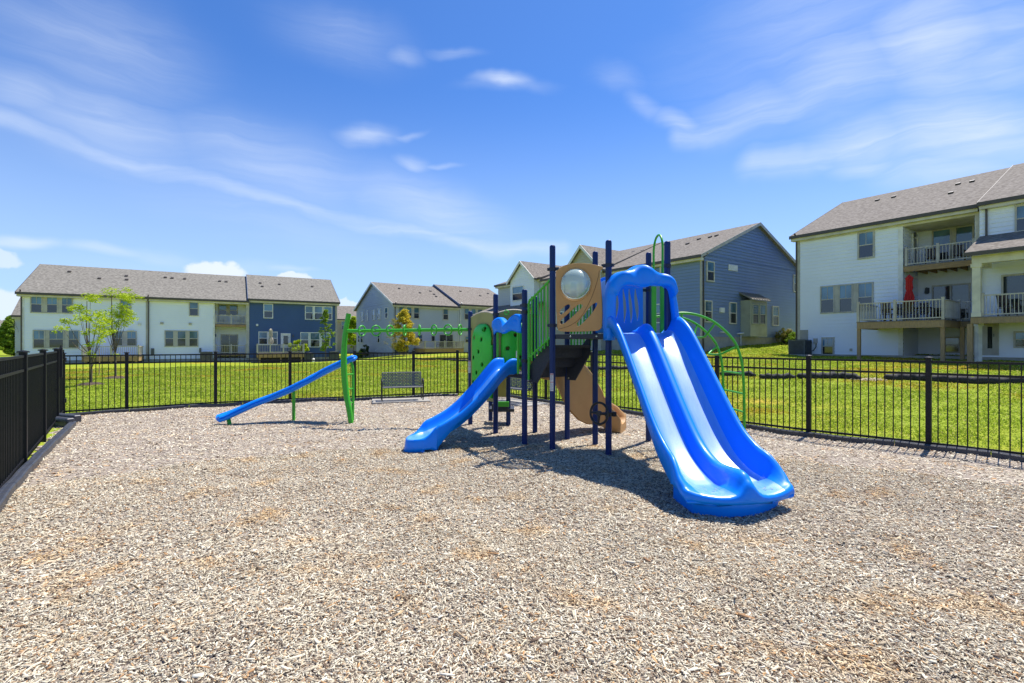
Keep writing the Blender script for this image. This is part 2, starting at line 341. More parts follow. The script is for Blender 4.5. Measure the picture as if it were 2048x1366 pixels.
M['leaf_pale'] = island_mat('pale_olive_leaves', [(0, (.22, .20, .05)), (.5, (.36, .32, .09)), (1, (.50, .43, .15))], trans=.3)
M['cream_cloth'] = mat('cream_canvas', (.52, .46, .36), .9, nscale=6); M['red_cloth'] = mat('red_canvas', (.55, .022, .02), .85, nscale=6)
M['patio_dark'] = mat('dark_patio_wood', (.06, .035, .025), .6, nscale=9); M['patio_white'] = mat('white_patio_plastic', (.70, .69, .66), .5)
M['patio_black'] = mat('black_patio_metal', (.02, .02, .022), .5)

# ------------------------------------------------------------------ ground
BACK = [(-11.0, 11.85), (-10.0, 12.55), (-8.37, 13.65), (-6.68, 14.55), (-4.95, 15.2), (-3.25, 15.95), (-1.87, 16.55), (-0.35, 16.35), (1.04, 14.85), (2.22, 13.4), (3.4, 12.05), (4.54, 10.7), (5.72, 9.32), (6.98, 8.1), (8.2, 6.8)]
LDIR = np.array([.63, -.777])
LEFT = [tuple(np.array(BACK[0]) + LDIR * t) for t in (1.6, 4.0, 6.3, 8.6, 10.9)]
POLY = np.array(BACK + [(9.4, 5.4), (10.6, 4.0), (11, -5), (-4, -5)] + LEFT[::-1])
def sdist(x, y):
    """signed distance to the playground outline, positive outside"""
    d = np.full(x.shape, 1e9); inside = np.zeros(x.shape, bool); n = len(POLY)
    for i in range(n):
        ax, ay = POLY[i]; bx, by = POLY[(i + 1) % n]; ex, ey = bx - ax, by - ay
        t = np.clip(((x - ax) * ex + (y - ay) * ey) / (ex * ex + ey * ey), 0, 1)
        d = np.minimum(d, np.hypot(x - ax - t * ex, y - ay - t * ey))
        c = (ay > y) != (by > y)
        with np.errstate(divide='ignore', invalid='ignore'): xi = ex * (y - ay) / (ey if ey else 1e-9) + ax
        inside ^= c & (x < xi)
    return np.where(inside, -d, d)
CTRL = np.array([(-40, 39.5, .1), (-30, 45, .02), (-18.8, 52, -.12), (-13, 53, .46), (0, 60, .7), (-5, 57, .6), (12.6, 32.4, 1.15), (5.8, 42, 1.1), (0, 50, .95), (18, 36.3, 1.65), (22, 39, 2.0), (26, 42, 2.2),
    (19.5, 33, .98), (22.5, 29, .93), (25.5, 24.4, .88), (30, 18, .85), (-5, 30, .15), (-17, 21, .0), (5, 25, .45), (10, 21, .42), (15, 17.5, .38), (-15, 32, .0), (-2, 22, .05), (-60, 60, .4), (0, 100, 1.6), (60, 60, 2.4), (60, 5, 1.2), (-60, 10, .1),
    (-14, 8, 0), (-12, 3, 0), (12, 3, .15), (0, -20, 0), (-40, -20, 0), (40, -20, .4), (-11, 13.5, 0), (-2, 18, 0), (4, 14, .02), (8, 10, .05), (20, 38, 1.75), (16.2, 33, 1.35)])
def _tps(r2): return np.where(r2 > 0, .5 * r2 * np.log(r2 + 1e-12), 0)
_n = len(CTRL); _A = np.zeros((_n + 3, _n + 3))
_A[:_n, :_n] = _tps(((CTRL[:, None, :2] - CTRL[None, :, :2]) ** 2).sum(-1)) + np.eye(_n) * .5
_A[:_n, _n] = 1; _A[:_n, _n + 1:] = CTRL[:, :2]; _A[_n:, :_n] = _A[:_n, _n:].T
_w = np.linalg.solve(_A, np.concatenate([CTRL[:, 2], [0, 0, 0]]))
def lawn_z(x, y):
    x = np.asarray(x, float); y = np.asarray(y, float); xc = np.clip(x, -70, 70); yc = np.clip(y, -25, 105)
    r2 = (xc[..., None] - CTRL[:, 0]) ** 2 + (yc[..., None] - CTRL[:, 1]) ** 2
    z = _tps(r2) @ _w[:_n] + _w[_n] + _w[_n + 1] * xc + _w[_n + 2] * yc
    d = sdist(x, y); t = np.clip(d / 5.0, 0, 1); t = t * t * (3 - 2 * t)
    z = z * t + .03 * np.sin(x * .9 + y * .35) * np.sin(y * .7 - x * .2) * np.clip(d / 3, 0, 1)
    return np.where(d < 0, -.12 + .12 * np.clip(1 + d / .35, 0, 1), z)
def lz(x, y): return float(lawn_z(np.array([x]), np.array([y]))[0])
def ground_px(px, py):
    """where the sight line through a photo pixel meets the lawn"""
    lo = None
    for D in np.arange(8, 140, .15):
        x = (px - 1024) / FPX * D; z = EYE - (py - HZ) / FPX * D
        if z <= lz(x, D): return Vector((x, D, lz(x, D)))
    return Vector(((px - 1024) / FPX * 60, 60, 1))
def mulch_z(x, y):
    z = .018 * np.sin(x * 1.3 + .4) * np.sin(y * 1.1 + 1) + .012 * np.sin(x * 3.1 + y * 2.2) + .008 * np.sin(y * 5.3 - x * 2.7)
    for cx, cy, r, dp in ((2.35, 4.85, .75, .05), (-1.55, 8.05, .5, .04), (2.3, 9.8, .5, .03)):
        z = z - dp * np.exp(-((x - cx) ** 2 + (y - cy) ** 2) / r ** 2)
    return z - .012

def grid_mesh(name, xs, ys, zf, material, keep=None):
    X, Y = np.meshgrid(xs, ys); Z = zf(X, Y); V = np.stack([X, Y, Z], -1).reshape(-1, 3); nx, ny = len(xs), len(ys)
    i = np.arange(nx - 1); j = np.arange(ny - 1); I, J = np.meshgrid(i, j); a = (J * nx + I).ravel()
    Q = np.stack([a, a + 1, a + nx + 1, a + nx], -1)
    if keep is not None: Q = Q[keep(V[Q].mean(1))]
    o = fast_mesh(name, V, Q, material, smooth=True); o['kind'] = 'structure'; return o
def lawn_material():
    m = bpy.data.materials.new('lawn'); m.use_nodes = True; nt = m.node_tree; b = nt.nodes['Principled BSDF']; b.inputs['Roughness'].default_value = .9; b.inputs['Specular IOR Level'].default_value = .1
    tc = nt.nodes.new('ShaderNodeTexCoord')
    def noise(sc, det): n = nt.nodes.new('ShaderNodeTexNoise'); n.inputs['Scale'].default_value = sc; n.inputs['Detail'].default_value = det; nt.links.new(tc.outputs['Object'], n.inputs['Vector']); return n
    def ramp(n, st):
        r = nt.nodes.new('ShaderNodeValToRGB'); e = r.color_ramp.elements
        while len(e) < len(st): e.new(.5)
        for k, (p, c) in enumerate(st): e[k].position = p; e[k].color = tuple(c) + (1,)
        nt.links.new(n.outputs['Fac'], r.inputs[0]); return r
    r1 = ramp(noise(9.0, 8), [(.28, (.16, .21, .015)), (.5, (.255, .33, .025)), (.72, (.35, .42, .045))])
    r2 = ramp(noise(.22, 5), [(.46, (1, 1, 1)), (.60, (1.15, .98, .9)), (.70, (1.75, 1.02, 1.5))])
    mx = nt.nodes.new('ShaderNodeMix'); mx.data_type = 'RGBA'; mx.blend_type = 'MULTIPLY'; mx.inputs[0].default_value = 1
    nt.links.new(r1.outputs[0], mx.inputs[6]); nt.links.new(r2.outputs[0], mx.inputs[7]); nt.links.new(mx.outputs[2], b.inputs['Base Color'])
    bp = nt.nodes.new('ShaderNodeBump'); bp.inputs['Strength'].default_value = .9; bp.inputs['Distance'].default_value = .05
    nt.links.new(noise(30, 4).outputs['Fac'], bp.inputs['Height']); nt.links.new(bp.outputs[0], b.inputs['Normal']); return m
M['lawn'] = lawn_material()
ax_ = np.concatenate([[-900, -500, -300, -180, -120], np.arange(-90, -24, 3), np.arange(-24, 40, .5), np.arange(40, 91, 3), [120, 180, 300, 500, 900]])
ay_ = np.concatenate([[-300, -150, -80, -40, -25, -15], np.arange(-10, 45, .5), np.arange(45, 106, 3), [130, 180, 260, 400, 600, 900]])
grid_mesh('lawn', ax_, ay_, lawn_z, M['lawn'])
M['mulch_base'] = mat('mulch_base', (.42, .36, .29), .95, col2=(.17, .13, .10), nscale=38, lo=.35, hi=.65, bump=1.0, bscale=70, detail=8)
grid_mesh('mulch_bed', np.arange(-11.5, 11.2, .25), np.arange(-5, 17, .25), mulch_z, M['mulch_base'], keep=lambda c: sdist(c[:, 0], c[:, 1]) < -.02)

# wood chips: one loose layer over the bed, thick pieces near the viewer, bent slips further away
PAL = [(0, (.09, .06, .042)), (.08, (.22, .155, .105)), (.18, (.40, .335, .24)), (.38, (.58, .50, .365)), (.62, (.68, .61, .46)), (.86, (.77, .72, .58)), (.93, (.55, .38, .21)), (.975, (.56, .32, .14)), (1.0, (.28, .17, .10))]
M['chips'] = island_mat('wood_chips', PAL, .85, patch=((1.0, .76, .47), 1.7, .55, .72, .85), patch2=((.74, .70, .64), 2.2, .52, .70, .45))
def scatter(n, fdist, lo, hi):
    """n random points in view-wedge of the bed between distances lo and hi"""
    r = np.sqrt(rng.uniform(lo * lo, hi * hi, n)); a = rng.uniform(-1.0, 1.0, n); x = r * np.sin(a); y = r * np.cos(a)
    k = sdist(x, y) < -.03; return x[k], y[k]
def chips(x, y, L, W, T, thick):
    n = len(x); z = mulch_z(x, y) + rng.uniform(.002, .016, n)
    yaw = rng.uniform(0, 2 * np.pi, n); pit = rng.normal(0, .22, n); rol = rng.normal(0, .30, n)
    t = np.stack([np.cos(yaw) * np.cos(pit), np.sin(yaw) * np.cos(pit), np.sin(pit)], -1)
    s0 = np.stack([-np.sin(yaw), np.cos(yaw), np.zeros(n)], -1); u0 = np.cross(t, s0)
    s = s0 * np.cos(rol)[:, None] + u0 * np.sin(rol)[:, None]; u = np.cross(t, s)
    c = np.stack([x, y, z], -1); l = L[:, None] / 2; w = W[:, None] / 2; h = T[:, None]
    b0 = rng.uniform(.45, 1, n)[:, None]; b1 = rng.uniform(.35, 1, n)[:, None]; sk = rng.uniform(-.5, .5, n)[:, None]
    P = [c - t * l - s * w * b0, c + t * l - s * w * b1 + s * w * sk, c + t * l * .9 + s * w * b1 + s * w * sk, c - t * l * .92 + s * w * b0]
    if thick:
        V = np.stack(P + [p + u * h for p in P], 1).reshape(-1, 3)
        F = np.array([(4, 5, 6, 7), (0, 1, 5, 4), (1, 2, 6, 5), (2, 3, 7, 6), (3, 0, 4, 7)]); k = 8
    else:
        mid = u * (l * rng.uniform(-.05, .25, n)[:, None])
        V = np.stack([P[0], P[3], c + mid - s * w, c + mid + s * w, P[1], P[2]], 1).reshape(-1, 3)
        F = np.array([(0, 2, 3, 1), (2, 4, 5, 3)]); k = 6
    Q = (np.arange(n)[:, None, None] * k + F[None]).reshape(-1, 4); return V, Q
def chip_set(name, n, lo, hi, lm, wm, thick, label):
    x, y = scatter(n, None, lo, hi); k = len(x)
    L = lm * np.exp(rng.normal(0, .5, k)); W = np.minimum(wm * np.exp(rng.normal(0, .38, k)), L * .6); T = W * rng.uniform(.18, .5, k)
    V, Q = chips(x, y, L, W, T, thick); return V, Q
parts_ = [chip_set('c', 150000, 1.6, 4.6, .020, .0064, True, ''), chip_set('c', 9000, 1.6, 5.6, .050, .0085, True, ''), chip_set('c', 190000, 4.5, 8.5, .024, .0080, True, ''), chip_set('c', 230000, 8.3, 20, .032, .0125, False, '')]
def toe_chips():
    n = 70; t = rng.uniform(-.45, .45, n); s = 2.60 - np.abs(rng.normal(0, .16, n)); k = np.abs(t) > .12; t, s = t[k], s[k]; n = len(t); e, w = (.158, -.9874), (.9874, .158)
    x = 2.0 + e[0] * s + w[0] * t; y = 7.66 + e[1] * s + w[1] * t; V, Q = chips(x, y, rng.uniform(.012, .03, n), rng.uniform(.004, .008, n), np.full(n, .002), True); V[:, 2] += .19 - mulch_z(V[:, 0], V[:, 1]) - .006; return V, Q
parts_.append(toe_chips())
off_ = 0; Vs = []; Qs = []
for V, Q in parts_: Vs.append(V); Qs.append(Q + off_); off_ += len(V)
o = fast_mesh('wood_chips', np.concatenate(Vs), np.concatenate(Qs), M['chips']); o['kind'] = 'stuff'; tag(o, 'pale grey and tan wood chip mulch covering the playground', 'wood chips')

# grass blades over the lawn beyond the fence
def grass():
    n = 460000; r = 7.5 + 36 * rng.uniform(0, 1, n) ** 1.3; a = rng.uniform(-.98, .95, n); x = r * np.sin(a); y = r * np.cos(a)
    d = sdist(x, y); k = (d > .04); x, y, r = x[k], y[k], r[k]; n = len(x); z = lawn_z(x, y)
    clump = .6 + .5 * np.sin(x * 2.1 + np.sin(y * 1.7)) * np.sin(y * 2.6) + rng.uniform(0, .5, n)
    h = (.020 + .0012 * r) * np.clip(clump, .35, 1.6); w = .004 + .0012 * r; yaw = rng.uniform(0, 2 * np.pi, n); lean = rng.uniform(0, .9, n)[:, None]
    c = np.stack([x, y, z - .005], -1); s = np.stack([np.cos(yaw), np.sin(yaw), 0 * yaw], -1) * w[:, None]; ly = rng.uniform(0, 2 * np.pi, n)
    tip = c + np.stack([np.cos(ly), np.sin(ly), 0 * ly], -1) * lean * h[:, None] + np.array([0, 0, 1]) * h[:, None]
    V = np.stack([c - s, c + s, tip], 1).reshape(-1, 3)
    o = fast_mesh('grass', V, np.arange(n * 3).reshape(-1, 3), M['blades']); o['kind'] = 'stuff'; tag(o, 'short bright green lawn grass beyond the black fence', 'grass')
M['blades'] = island_mat('grass_blades', [(0, (.20, .26, .02)), (.4, (.33, .43, .035)), (.8, (.46, .55, .06)), (.94, (.55, .56, .14)), (1, (.66, .56, .25))], trans=.45, patch=((1.5, .86, .9), .25, .54, .66, .8))
grass()

# ------------------------------------------------------------------ fences: posts, caps and panels with rails and pickets
def fence_panel(mb, a, b, top, zb=.0, gap=.117, hw=.016):
    a = np.array(a); b = np.array(b); d = b - a; ln = np.hypot(*d); d /= ln; A = a + d * .03; B = b - d * .03
    for z, hh in ((top - .035, .036), (top - .235, .036), (zb + .085, .036)):
        mb.bar((A[0], A[1], z), (B[0], B[1], z), .030, hh)
    k = max(1, round(ln / gap)); px = (-d[1], d[0]); w = hw / 2
    for i in range(1, k):
        p = a + d * ln * i / k; q = [(p[0] + (i1 * d[0] + j1 * px[0]) * w, p[1] + (i1 * d[1] + j1 * px[1]) * w) for i1, j1 in ((-1, -1), (1, -1), (1, 1), (-1, 1))]
        for lo, hi in ((zb + .02, zb + .067), (zb + .103, top - .253), (top - .217, top - .053)):
            mb.hexa([(u, v, lo) for u, v in q] + [(u, v, hi) for u, v in q])
def fence_post(root, p, top, w=.063, cap=True):
    mb = MB(); mb.bar((p[0], p[1], -.1), (p[0], p[1], top), w, w, up=(LDIR[0], LDIR[1], 0)); o = mb.build('post', M['fence'], root, bevel=.004)
    c = MB(); x, y = p; h = w / 2 + .006
    c.add([(x - h, y - h, top), (x + h, y - h, top), (x + h, y + h, top), (x - h, y + h, top), (x - h, y - h, top + .018), (x + h, y - h, top + .018), (x + h, y + h, top + .018), (x - h, y + h, top + .018), (x, y, top + .036)],
          [(0, 3, 2, 1), (0, 1, 5, 4), (1, 2, 6, 5), (2, 3, 7, 6), (3, 0, 4, 7), (4, 5, 8), (5, 6, 8), (6, 7, 8), (7, 4, 8)])
    c.build('cap', M['fence'], o)
def fence(pts, top, label, posts=None, wide=.063):
    root = thing('picket_fence', (pts[0][0], pts[0][1], 0), label, 'fence')
    for i, p in enumerate(pts):
        if posts is None or i in posts: fence_post(root, p, top + .02, wide)
    for a, b in zip(pts, pts[1:]):
        mb = MB(); fence_panel(mb, a, b, top); mb.build('panel', M['fence'], root)
    return root
fence(BACK[:8], 1.48, 'black metal picket fence along the far side, behind the grey bench and the ring beam', wide=.075)
fence(BACK[7:] + [(9.4, 5.4), (10.6, 4.0)], 1.48, 'black metal picket fence running down the right side beside the double slide', posts=range(1, 10), wide=.075)
fence(LEFT, 1.60, 'black metal picket fence at the left edge, seen nearly end on', wide=.085)
def gate():
    a = np.array(BACK[0]) + LDIR * .08; b = np.array(LEFT[0]) - LDIR * .08
    g = thing('fence_gate', (a[0], a[1], 0), 'black metal picket gate with box latch in the left corner of the fence', 'gate')
    mb = MB(); fence_panel(mb, a, b, 1.60, .03); mb.build('gate_panel', M['fence'], g)
    for p in (a, b):
        s = MB(); s.bar((p[0], p[1], .05), (p[0], p[1], 1.6), .05, .05, up=(LDIR[0], LDIR[1], 0)); s.build('stile', M['fence'], g)
    p = b - LDIR * .07; n = np.array([.777, .63]); q = p + n * .06
    l = MB(); l.bar((q[0], q[1], 1.0), (q[0], q[1], 1.66), .06, .075, up=(LDIR[0], LDIR[1], 0)); l.build('latch', M['black_plastic'], g, bevel=.008)
    l = MB(); l.tube([(q[0], q[1], 1.66), (q[0], q[1], 1.71)], .024, 10); l.build('latch_knob', M['black_plastic'], g, smooth=40)
    for z in (.3, 1.3):
        h = MB(); e = a + n * .035; h.bar((e[0], e[1], z), (e[0], e[1], z + .11), .05, .05); h.build('hinge', M['black_plastic'], g, bevel=.006)
gate()

# ------------------------------------------------------------------ plastic border timbers round the bed
def border(pts, label, w=.11, h=.12, seg=1.22):
    P = np.array(spline([(p[0], p[1], 0) for p in pts], 24))[:, :2]; root = thing('border_edging', (P[0][0], P[0][1], 0), label, 'border edging')
    s = np.concatenate([[0], np.cumsum(np.hypot(*np.diff(P, axis=0).T))]); k = max(1, round(s[-1] / seg))
    for i in range(k):
        mb = MB(); R_ = []
        for t in np.linspace(s[-1] * i / k + .006, s[-1] * (i + 1) / k - .006, 4):
            c = np.array([np.interp(t, s, P[:, 0]), np.interp(t, s, P[:, 1])]); c2 = np.array([np.interp(t + .05, s, P[:, 0]), np.interp(t + .05, s, P[:, 1])]); c1 = np.array([np.interp(t - .05, s, P[:, 0]), np.interp(t - .05, s, P[:, 1])])
            d = (c2 - c1) / np.hypot(*(c2 - c1)); n = np.array([-d[1], d[0]])
            zz = float(mulch_z(c[0], c[1])); zz = zz if abs(zz) < .1 else 0
            R_.append([(c[0] + n[0] * a, c[1] + n[1] * a, zz + b) for a, b in ((-w / 2, -.1), (-w / 2, h - .015), (-w / 2 + .015, h), (-.016, h), (-.010, h - .008), (.010, h - .008), (.016, h), (w / 2 - .015, h), (w / 2, h - .015), (w / 2, -.1))])
        mb.loft(R_); mb.build('timber', M['timber'], root)
    return root
def inset(pts, d):
    out = []
    for i, p in enumerate(pts):
        a = np.array(pts[max(i - 1, 0)]); b = np.array(pts[min(i + 1, len(pts) - 1)]); t = (b - a) / np.hypot(*(b - a)); out.append(tuple(np.array(p) + np.array([t[1], -t[0]]) * d))
    return out
border([gpt(146, 850)[:2], gpt(122, 873)[:2], gpt(84, 912)[:2], gpt(48, 948)[:2], gpt(4, 1001)[:2], (-4.6, 4.1), (-3.9, 3.0)], 'curved black plastic border timbers along the left fence', w=.11, h=.11)
border(inset(BACK[:8], .12)[:7], 'black plastic border timbers along the foot of the far fence', h=.085)
border(inset(BACK[7:] + [(9.4, 5.4), (10.6, 4.0)], .12), 'black plastic border timbers along the foot of the right fence', h=.085)
for (a, b, lab) in (((-10.75, 11.2), (-9.65, 10.75), 'short black border timber laid across the gate opening, the farther of two'), ((-10.45, 10.75), (-9.4, 10.3), 'short black border timber laid across the gate opening, the nearer of two')):
    mb = MB(); mb.bar((a[0], a[1], .06), (b[0], b[1], .06), .16, .2); tag(mb.build('border_timber', M['timber'], loc=(a[0], a[1], 0), bevel=.035, seg=3), lab, 'border timber')

# ------------------------------------------------------------------ black erosion socks on the lawn
def sock(pts, r, label):
    P = []
    for x, y in pts: p = ground_px(x, y + 3); P.append((p.x, p.y, lz(p.x, p.y) + r * .55))
    S = spline(P, 14); rs = []
    for i in range(len(S)):
        e = min(i, len(S) - 1 - i) / 5.0; rs.append(r * (.25 + .75 * min(1, e) ** .5) * (1 + .10 * math.sin(i * 1.7) + .06 * math.sin(i * .61 + 1)))
        S[i] = (S[i][0], S[i][1], S[i][2] + .02 * math.sin(i * .9))
    mb = MB(); mb.tube(S, rs, 12); tag(mb.build('erosion_sock', M['sock'], loc=P[0], smooth=60), label, 'erosion sock', 'black erosion socks lying on the lawn')
sock([(1440, 749), (1475, 749), (1512, 751)], .13, 'short black erosion sock on the grass behind the green arch climber')
sock([(1518, 754), (1550, 755), (1592, 755)], .13, 'black erosion sock left of the fence post nearest the double slide')
sock([(1594, 755), (1640, 754), (1680, 754), (1722, 757)], .15, 'black erosion sock with torn end spilling straw, on the grass')
sock([(1768, 757), (1820, 757), (1880, 761), (1960, 764), (2080, 764)], .16, 'long black erosion sock on the grass at the right edge')
sock([(1092, 735), (1150, 737), (1215, 737), (1300, 736)], .12, 'black erosion sock on the grass seen behind the stairs and posts')
sock([(828, 715), (850, 717), (872, 717)], .09, 'short black erosion sock on the grass in front of the golden tree')
sock([(874, 716), (905, 719), (945, 721), (990, 722)], .10, 'black erosion sock on the grass in front of the grey house deck')
def straw():
    p = ground_px(1735, 760); n = 240; x = p.x + rng.normal(0, .28, n); y = p.y + rng.normal(0, .18, n); V = []; 
    for i in range(n):
        a = rng.uniform(0, 3.14); d = np.array([math.cos(a), math.sin(a), rng.uniform(-.2, .5)]) * .08; c = np.array([x[i], y[i], lz(x[i], y[i]) + .03]); s = np.array([-math.sin(a), math.cos(a), 0]) * .012
        V += [c - d - s, c - d + s, c + d + s, c + d - s]
    o = fast_mesh('straw', np.array(V), np.arange(n * 4).reshape(-1, 4), M['straw']); o['kind'] = 'stuff'; tag(o, 'spilled straw between two black erosion socks', 'straw')
M['straw'] = island_mat('straw', [(0, (.25, .2, .12)), (1, (.55, .47, .33))])
straw()

# ------------------------------------------------------------------ play structure (one thing, concreted together)
PS = thing('play_structure', (1.0, 8.6, 0), 'playground structure with blue slides, green climbers and ring beam on navy posts', 'play structure')
P1 = (.67, 8.0); P2 = (1.52, 7.61); P3 = (1.47, 8.54); P4 = (2.44, 8.64); P5 = (2.47, 7.69)
P6 = (1.03, 9.02); P7 = (.46, 9.69); P8 = (.22, 8.46); P9 = (-.32, 9.45); P10 = (-.90, 10.45); P11 = (-.08, 10.5); P12 = (-.49, 11.06)
UP, LOW = 1.90, 1.21
def post(p, top, r=.049):
    mb = MB(); n = 48; ring = []
    for j in range(n):
        a = 2 * math.pi * j / n; g = min(abs((a - k * math.pi / 2 + math.pi) % (2 * math.pi) - math.pi) for k in range(4))
        rr = r * (1 - .16 * math.exp(-(g / .13) ** 2)); ring.append((rr * math.cos(a + .35), rr * math.sin(a + .35)))
    mb.loft([[(p[0] + x, p[1] + y, z) for x, y in ring] for z in (-.12, top - .06)])
    o = mb.build('post', M['navy_post'], PS, smooth=30)
    c = MB(); c.loft([[(p[0] + x * s, p[1] + y * s, z) for x, y in ring] for z, s in ((top - .06, 1.0), (top - .035, 1.0), (top - .015, .9), (top - .004, .62), (top, .25))])
    c.build('post_cap', M['navy_post'], o, smooth=50); return o
POST = {}
for k, (p, t) in dict(a=(P1, 3.38), b=(P2, 3.38), c=(P3, 3.38), d=(P4, 3.38), e=(P5, 3.38), f=(P6, 2.70), g=(P7, 2.70), h=(P8, 2.70), i=(P9, 2.72), j=(P10, 2.45), k=(P11, 2.45), l=(P12, .58)).items(): POST[k] = post(p, t)
def clamp(pk, z, toward=None):
    p = POST[pk]; x, y = dict(a=P1, b=P2, c=P3, d=P4, e=P5, f=P6, g=P7, h=P8, i=P9, j=P10, k=P11)[pk]
    mb = MB(); mb.tube([(x, y, z - .028), (x, y, z + .028)], .058, 24)
    if toward:
        d = (Vector((toward[0], toward[1], 0)) - Vector((x, y, 0))).normalized()
        mb.bar(Vector((x, y, z)) + d * .05, Vector((x, y, z)) + d * .11, .03, .05); mb.bar(Vector((x, y, z)) - d * .05, Vector((x, y, z)) - d * .085, .05, .045)
    mb.build('clamp', M['clamp'], p, smooth=35)
for a in (('a', 2.98, P2), ('a', 2.05, P2), ('b', 2.98, P1), ('b', 2.05, P1), ('e', 2.98, P4), ('d', 2.7, P3), ('c', 2.7, P4), ('h', 2.30, P9), ('h', 1.45, P9), ('i', 2.32, P8), ('i', 1.45, P8), ('j', 2.06, P9), ('h', 2.42, P1), ('k', 2.2, P7), ('g', 2.3, P11)): clamp(*a)

def deck(pts, z, name='deck'):
    mb = MB(); c = Vector((sum(p[0] for p in pts) / len(pts), sum(p[1] for p in pts) / len(pts), 0)); n = len(pts)
    def ring(zz, s): return [(c.x + (p[0] - c.x) * s, c.y + (p[1] - c.y) * s, zz) for p in pts]
    mb.loft([ring(z - .07, .98), ring(z, .98)])
    o = mb.build(name, M['deck_coat'], PS)
    for i in range(n):
        a, b = Vector((*pts[i], 0)), Vector((*pts[(i + 1) % n], 0)); t = (b - a).normalized(); r = MB()
        r.bar(a + t * .055 + Vector((0, 0, z - .035)), b - t * .055 + Vector((0, 0, z - .035)), .03, .078)
        ro = r.build('deck_rim', M['deck_coat'], o, bevel=.006)
    return o
d_up = deck([P1, P2, P3], UP, 'triangular_deck'); deck([P2, P5, P4, P3], UP); deck([P8, P6, P7, P9], LOW)
for t in (.34, .80):
    a = Vector((*P1, UP - .035)); b = Vector((*P2, UP - .035)); d = (b - a).normalized(); n = Vector((d.y, -d.x, 0)); c = a + (b - a) * t + n * .016
    mb = MB(); mb.tube([c, c + n * .012], [.017, .012], 14); mb.build('bolt', M['bolt'], d_up, smooth=40)

# stairs from the low deck up to the triangle
def stairs():
    a0, b0 = Vector((*P8, 0)), Vector((*P6, 0)); a1, b1 = Vector((*P1, 0)), Vector((*P3, 0)); side = (b0 - a0).normalized()
    root = None
    for pa, pb, s in ((a0, a1, .06), (b0, b1, -.06)):
        mb = MB(); t = (pb - pa).normalized(); A = pa + side * s + t * .06; B = pb + side * s - t * .06; w = side * .012
        prof = [(A, 1.09), (A, 1.33), (A + (B - A) * .12, 1.36), (B, 1.86), (B, 1.80), (B, 1.58), (A + (B - A) * .42, 1.16), (A + (B - A) * .25, 1.09)]
        prof = [(A, 1.08), (A, 1.34), (B, 1.90), (B, 1.56), (A + (B - A) * .36, 1.08)]
        mb.loft([[p + w * k + Vector((0, 0, z)) for p, z in prof] for k in (-1, 1)])
        o = mb.build('stair_stringer', M['deck_coat'], PS)
        for q in (A + t * .05, B - t * .04):
            bo = MB(); c = q + Vector((0, 0, 1.115 if q == A + t * .05 else 1.70)); bo.tube([c - w * 1.6, c + w * 1.6], .014, 12); bo.build('bolt', M['bolt'], o, smooth=40)
    for i in range(3):
        f0 = .06 + i * .30; z = LOW + .175 * (i + 1) - .01; p = a0 + (a1 - a0) * f0 + side * .08; q = b0 + (b1 - b0) * f0 - side * .08
        t = (a1 - a0) * .30; mb = MB(); mb.hexa([(*(v.xy), zz) for zz in (z - .05, z) for v in (p, q, q + t, p + t)]); mb.hexa([(*(v.xy), zz) for zz in (z - .19, z - .05) for v in (p + t * .02, q + t * .02, q + t * .08, p + t * .08)])
        mb.build('stair_tread', M['deck_coat'], PS)
stairs()
def stair_rail(pa, pb, zt0, zt1, zb0, zb1, n, down=0, side=0):
    a = Vector((*pa, 0)); b = Vector((*pb, 0)); t = (b - a).normalized(); nn = Vector((t.y, -t.x, 0)) * side; A = a + t * .10 + nn; B = b - t * .06 + nn
    mb = MB(); L = [A + Vector((0, 0, zb0 - down)), A + Vector((0, 0, zt0 - .08)), A + t * .03 + Vector((0, 0, zt0 - .015)), A + t * .08 + Vector((0, 0, zt0))]
    mb.tube(spline(L[1:], 5), .021, 10); mb.tube([L[0], L[1]], .021, 10); mb.tube([L[3], B + Vector((0, 0, zt1))], .021, 10)
    mb.tube([A + Vector((0, 0, zb0)), B + Vector((0, 0, zb1))], .018, 10)
    for i in range(1, n + 1):
        f = i / (n + .6); p = A + (B - A) * f; mb.tube([p + Vector((0, 0, zb0 + (zb1 - zb0) * f - .10)), p + Vector((0, 0, zt0 + (zt1 - zt0) * f))], .014, 8)
    for z0, z1 in ((zt1, zt1), (zb1, zb1)): mb.bar(B + Vector((0, 0, z0)), B + t * .04 + Vector((0, 0, z0)), .03, .03)
    mb.build('stair_railing', M['green'], PS, smooth=45)
stair_rail(P8, P1, 2.52, 2.80, 1.50, 1.84, 6, .38); stair_rail(P6, P3, 2.52, 2.80, 1.50, 1.84, 6, .38)

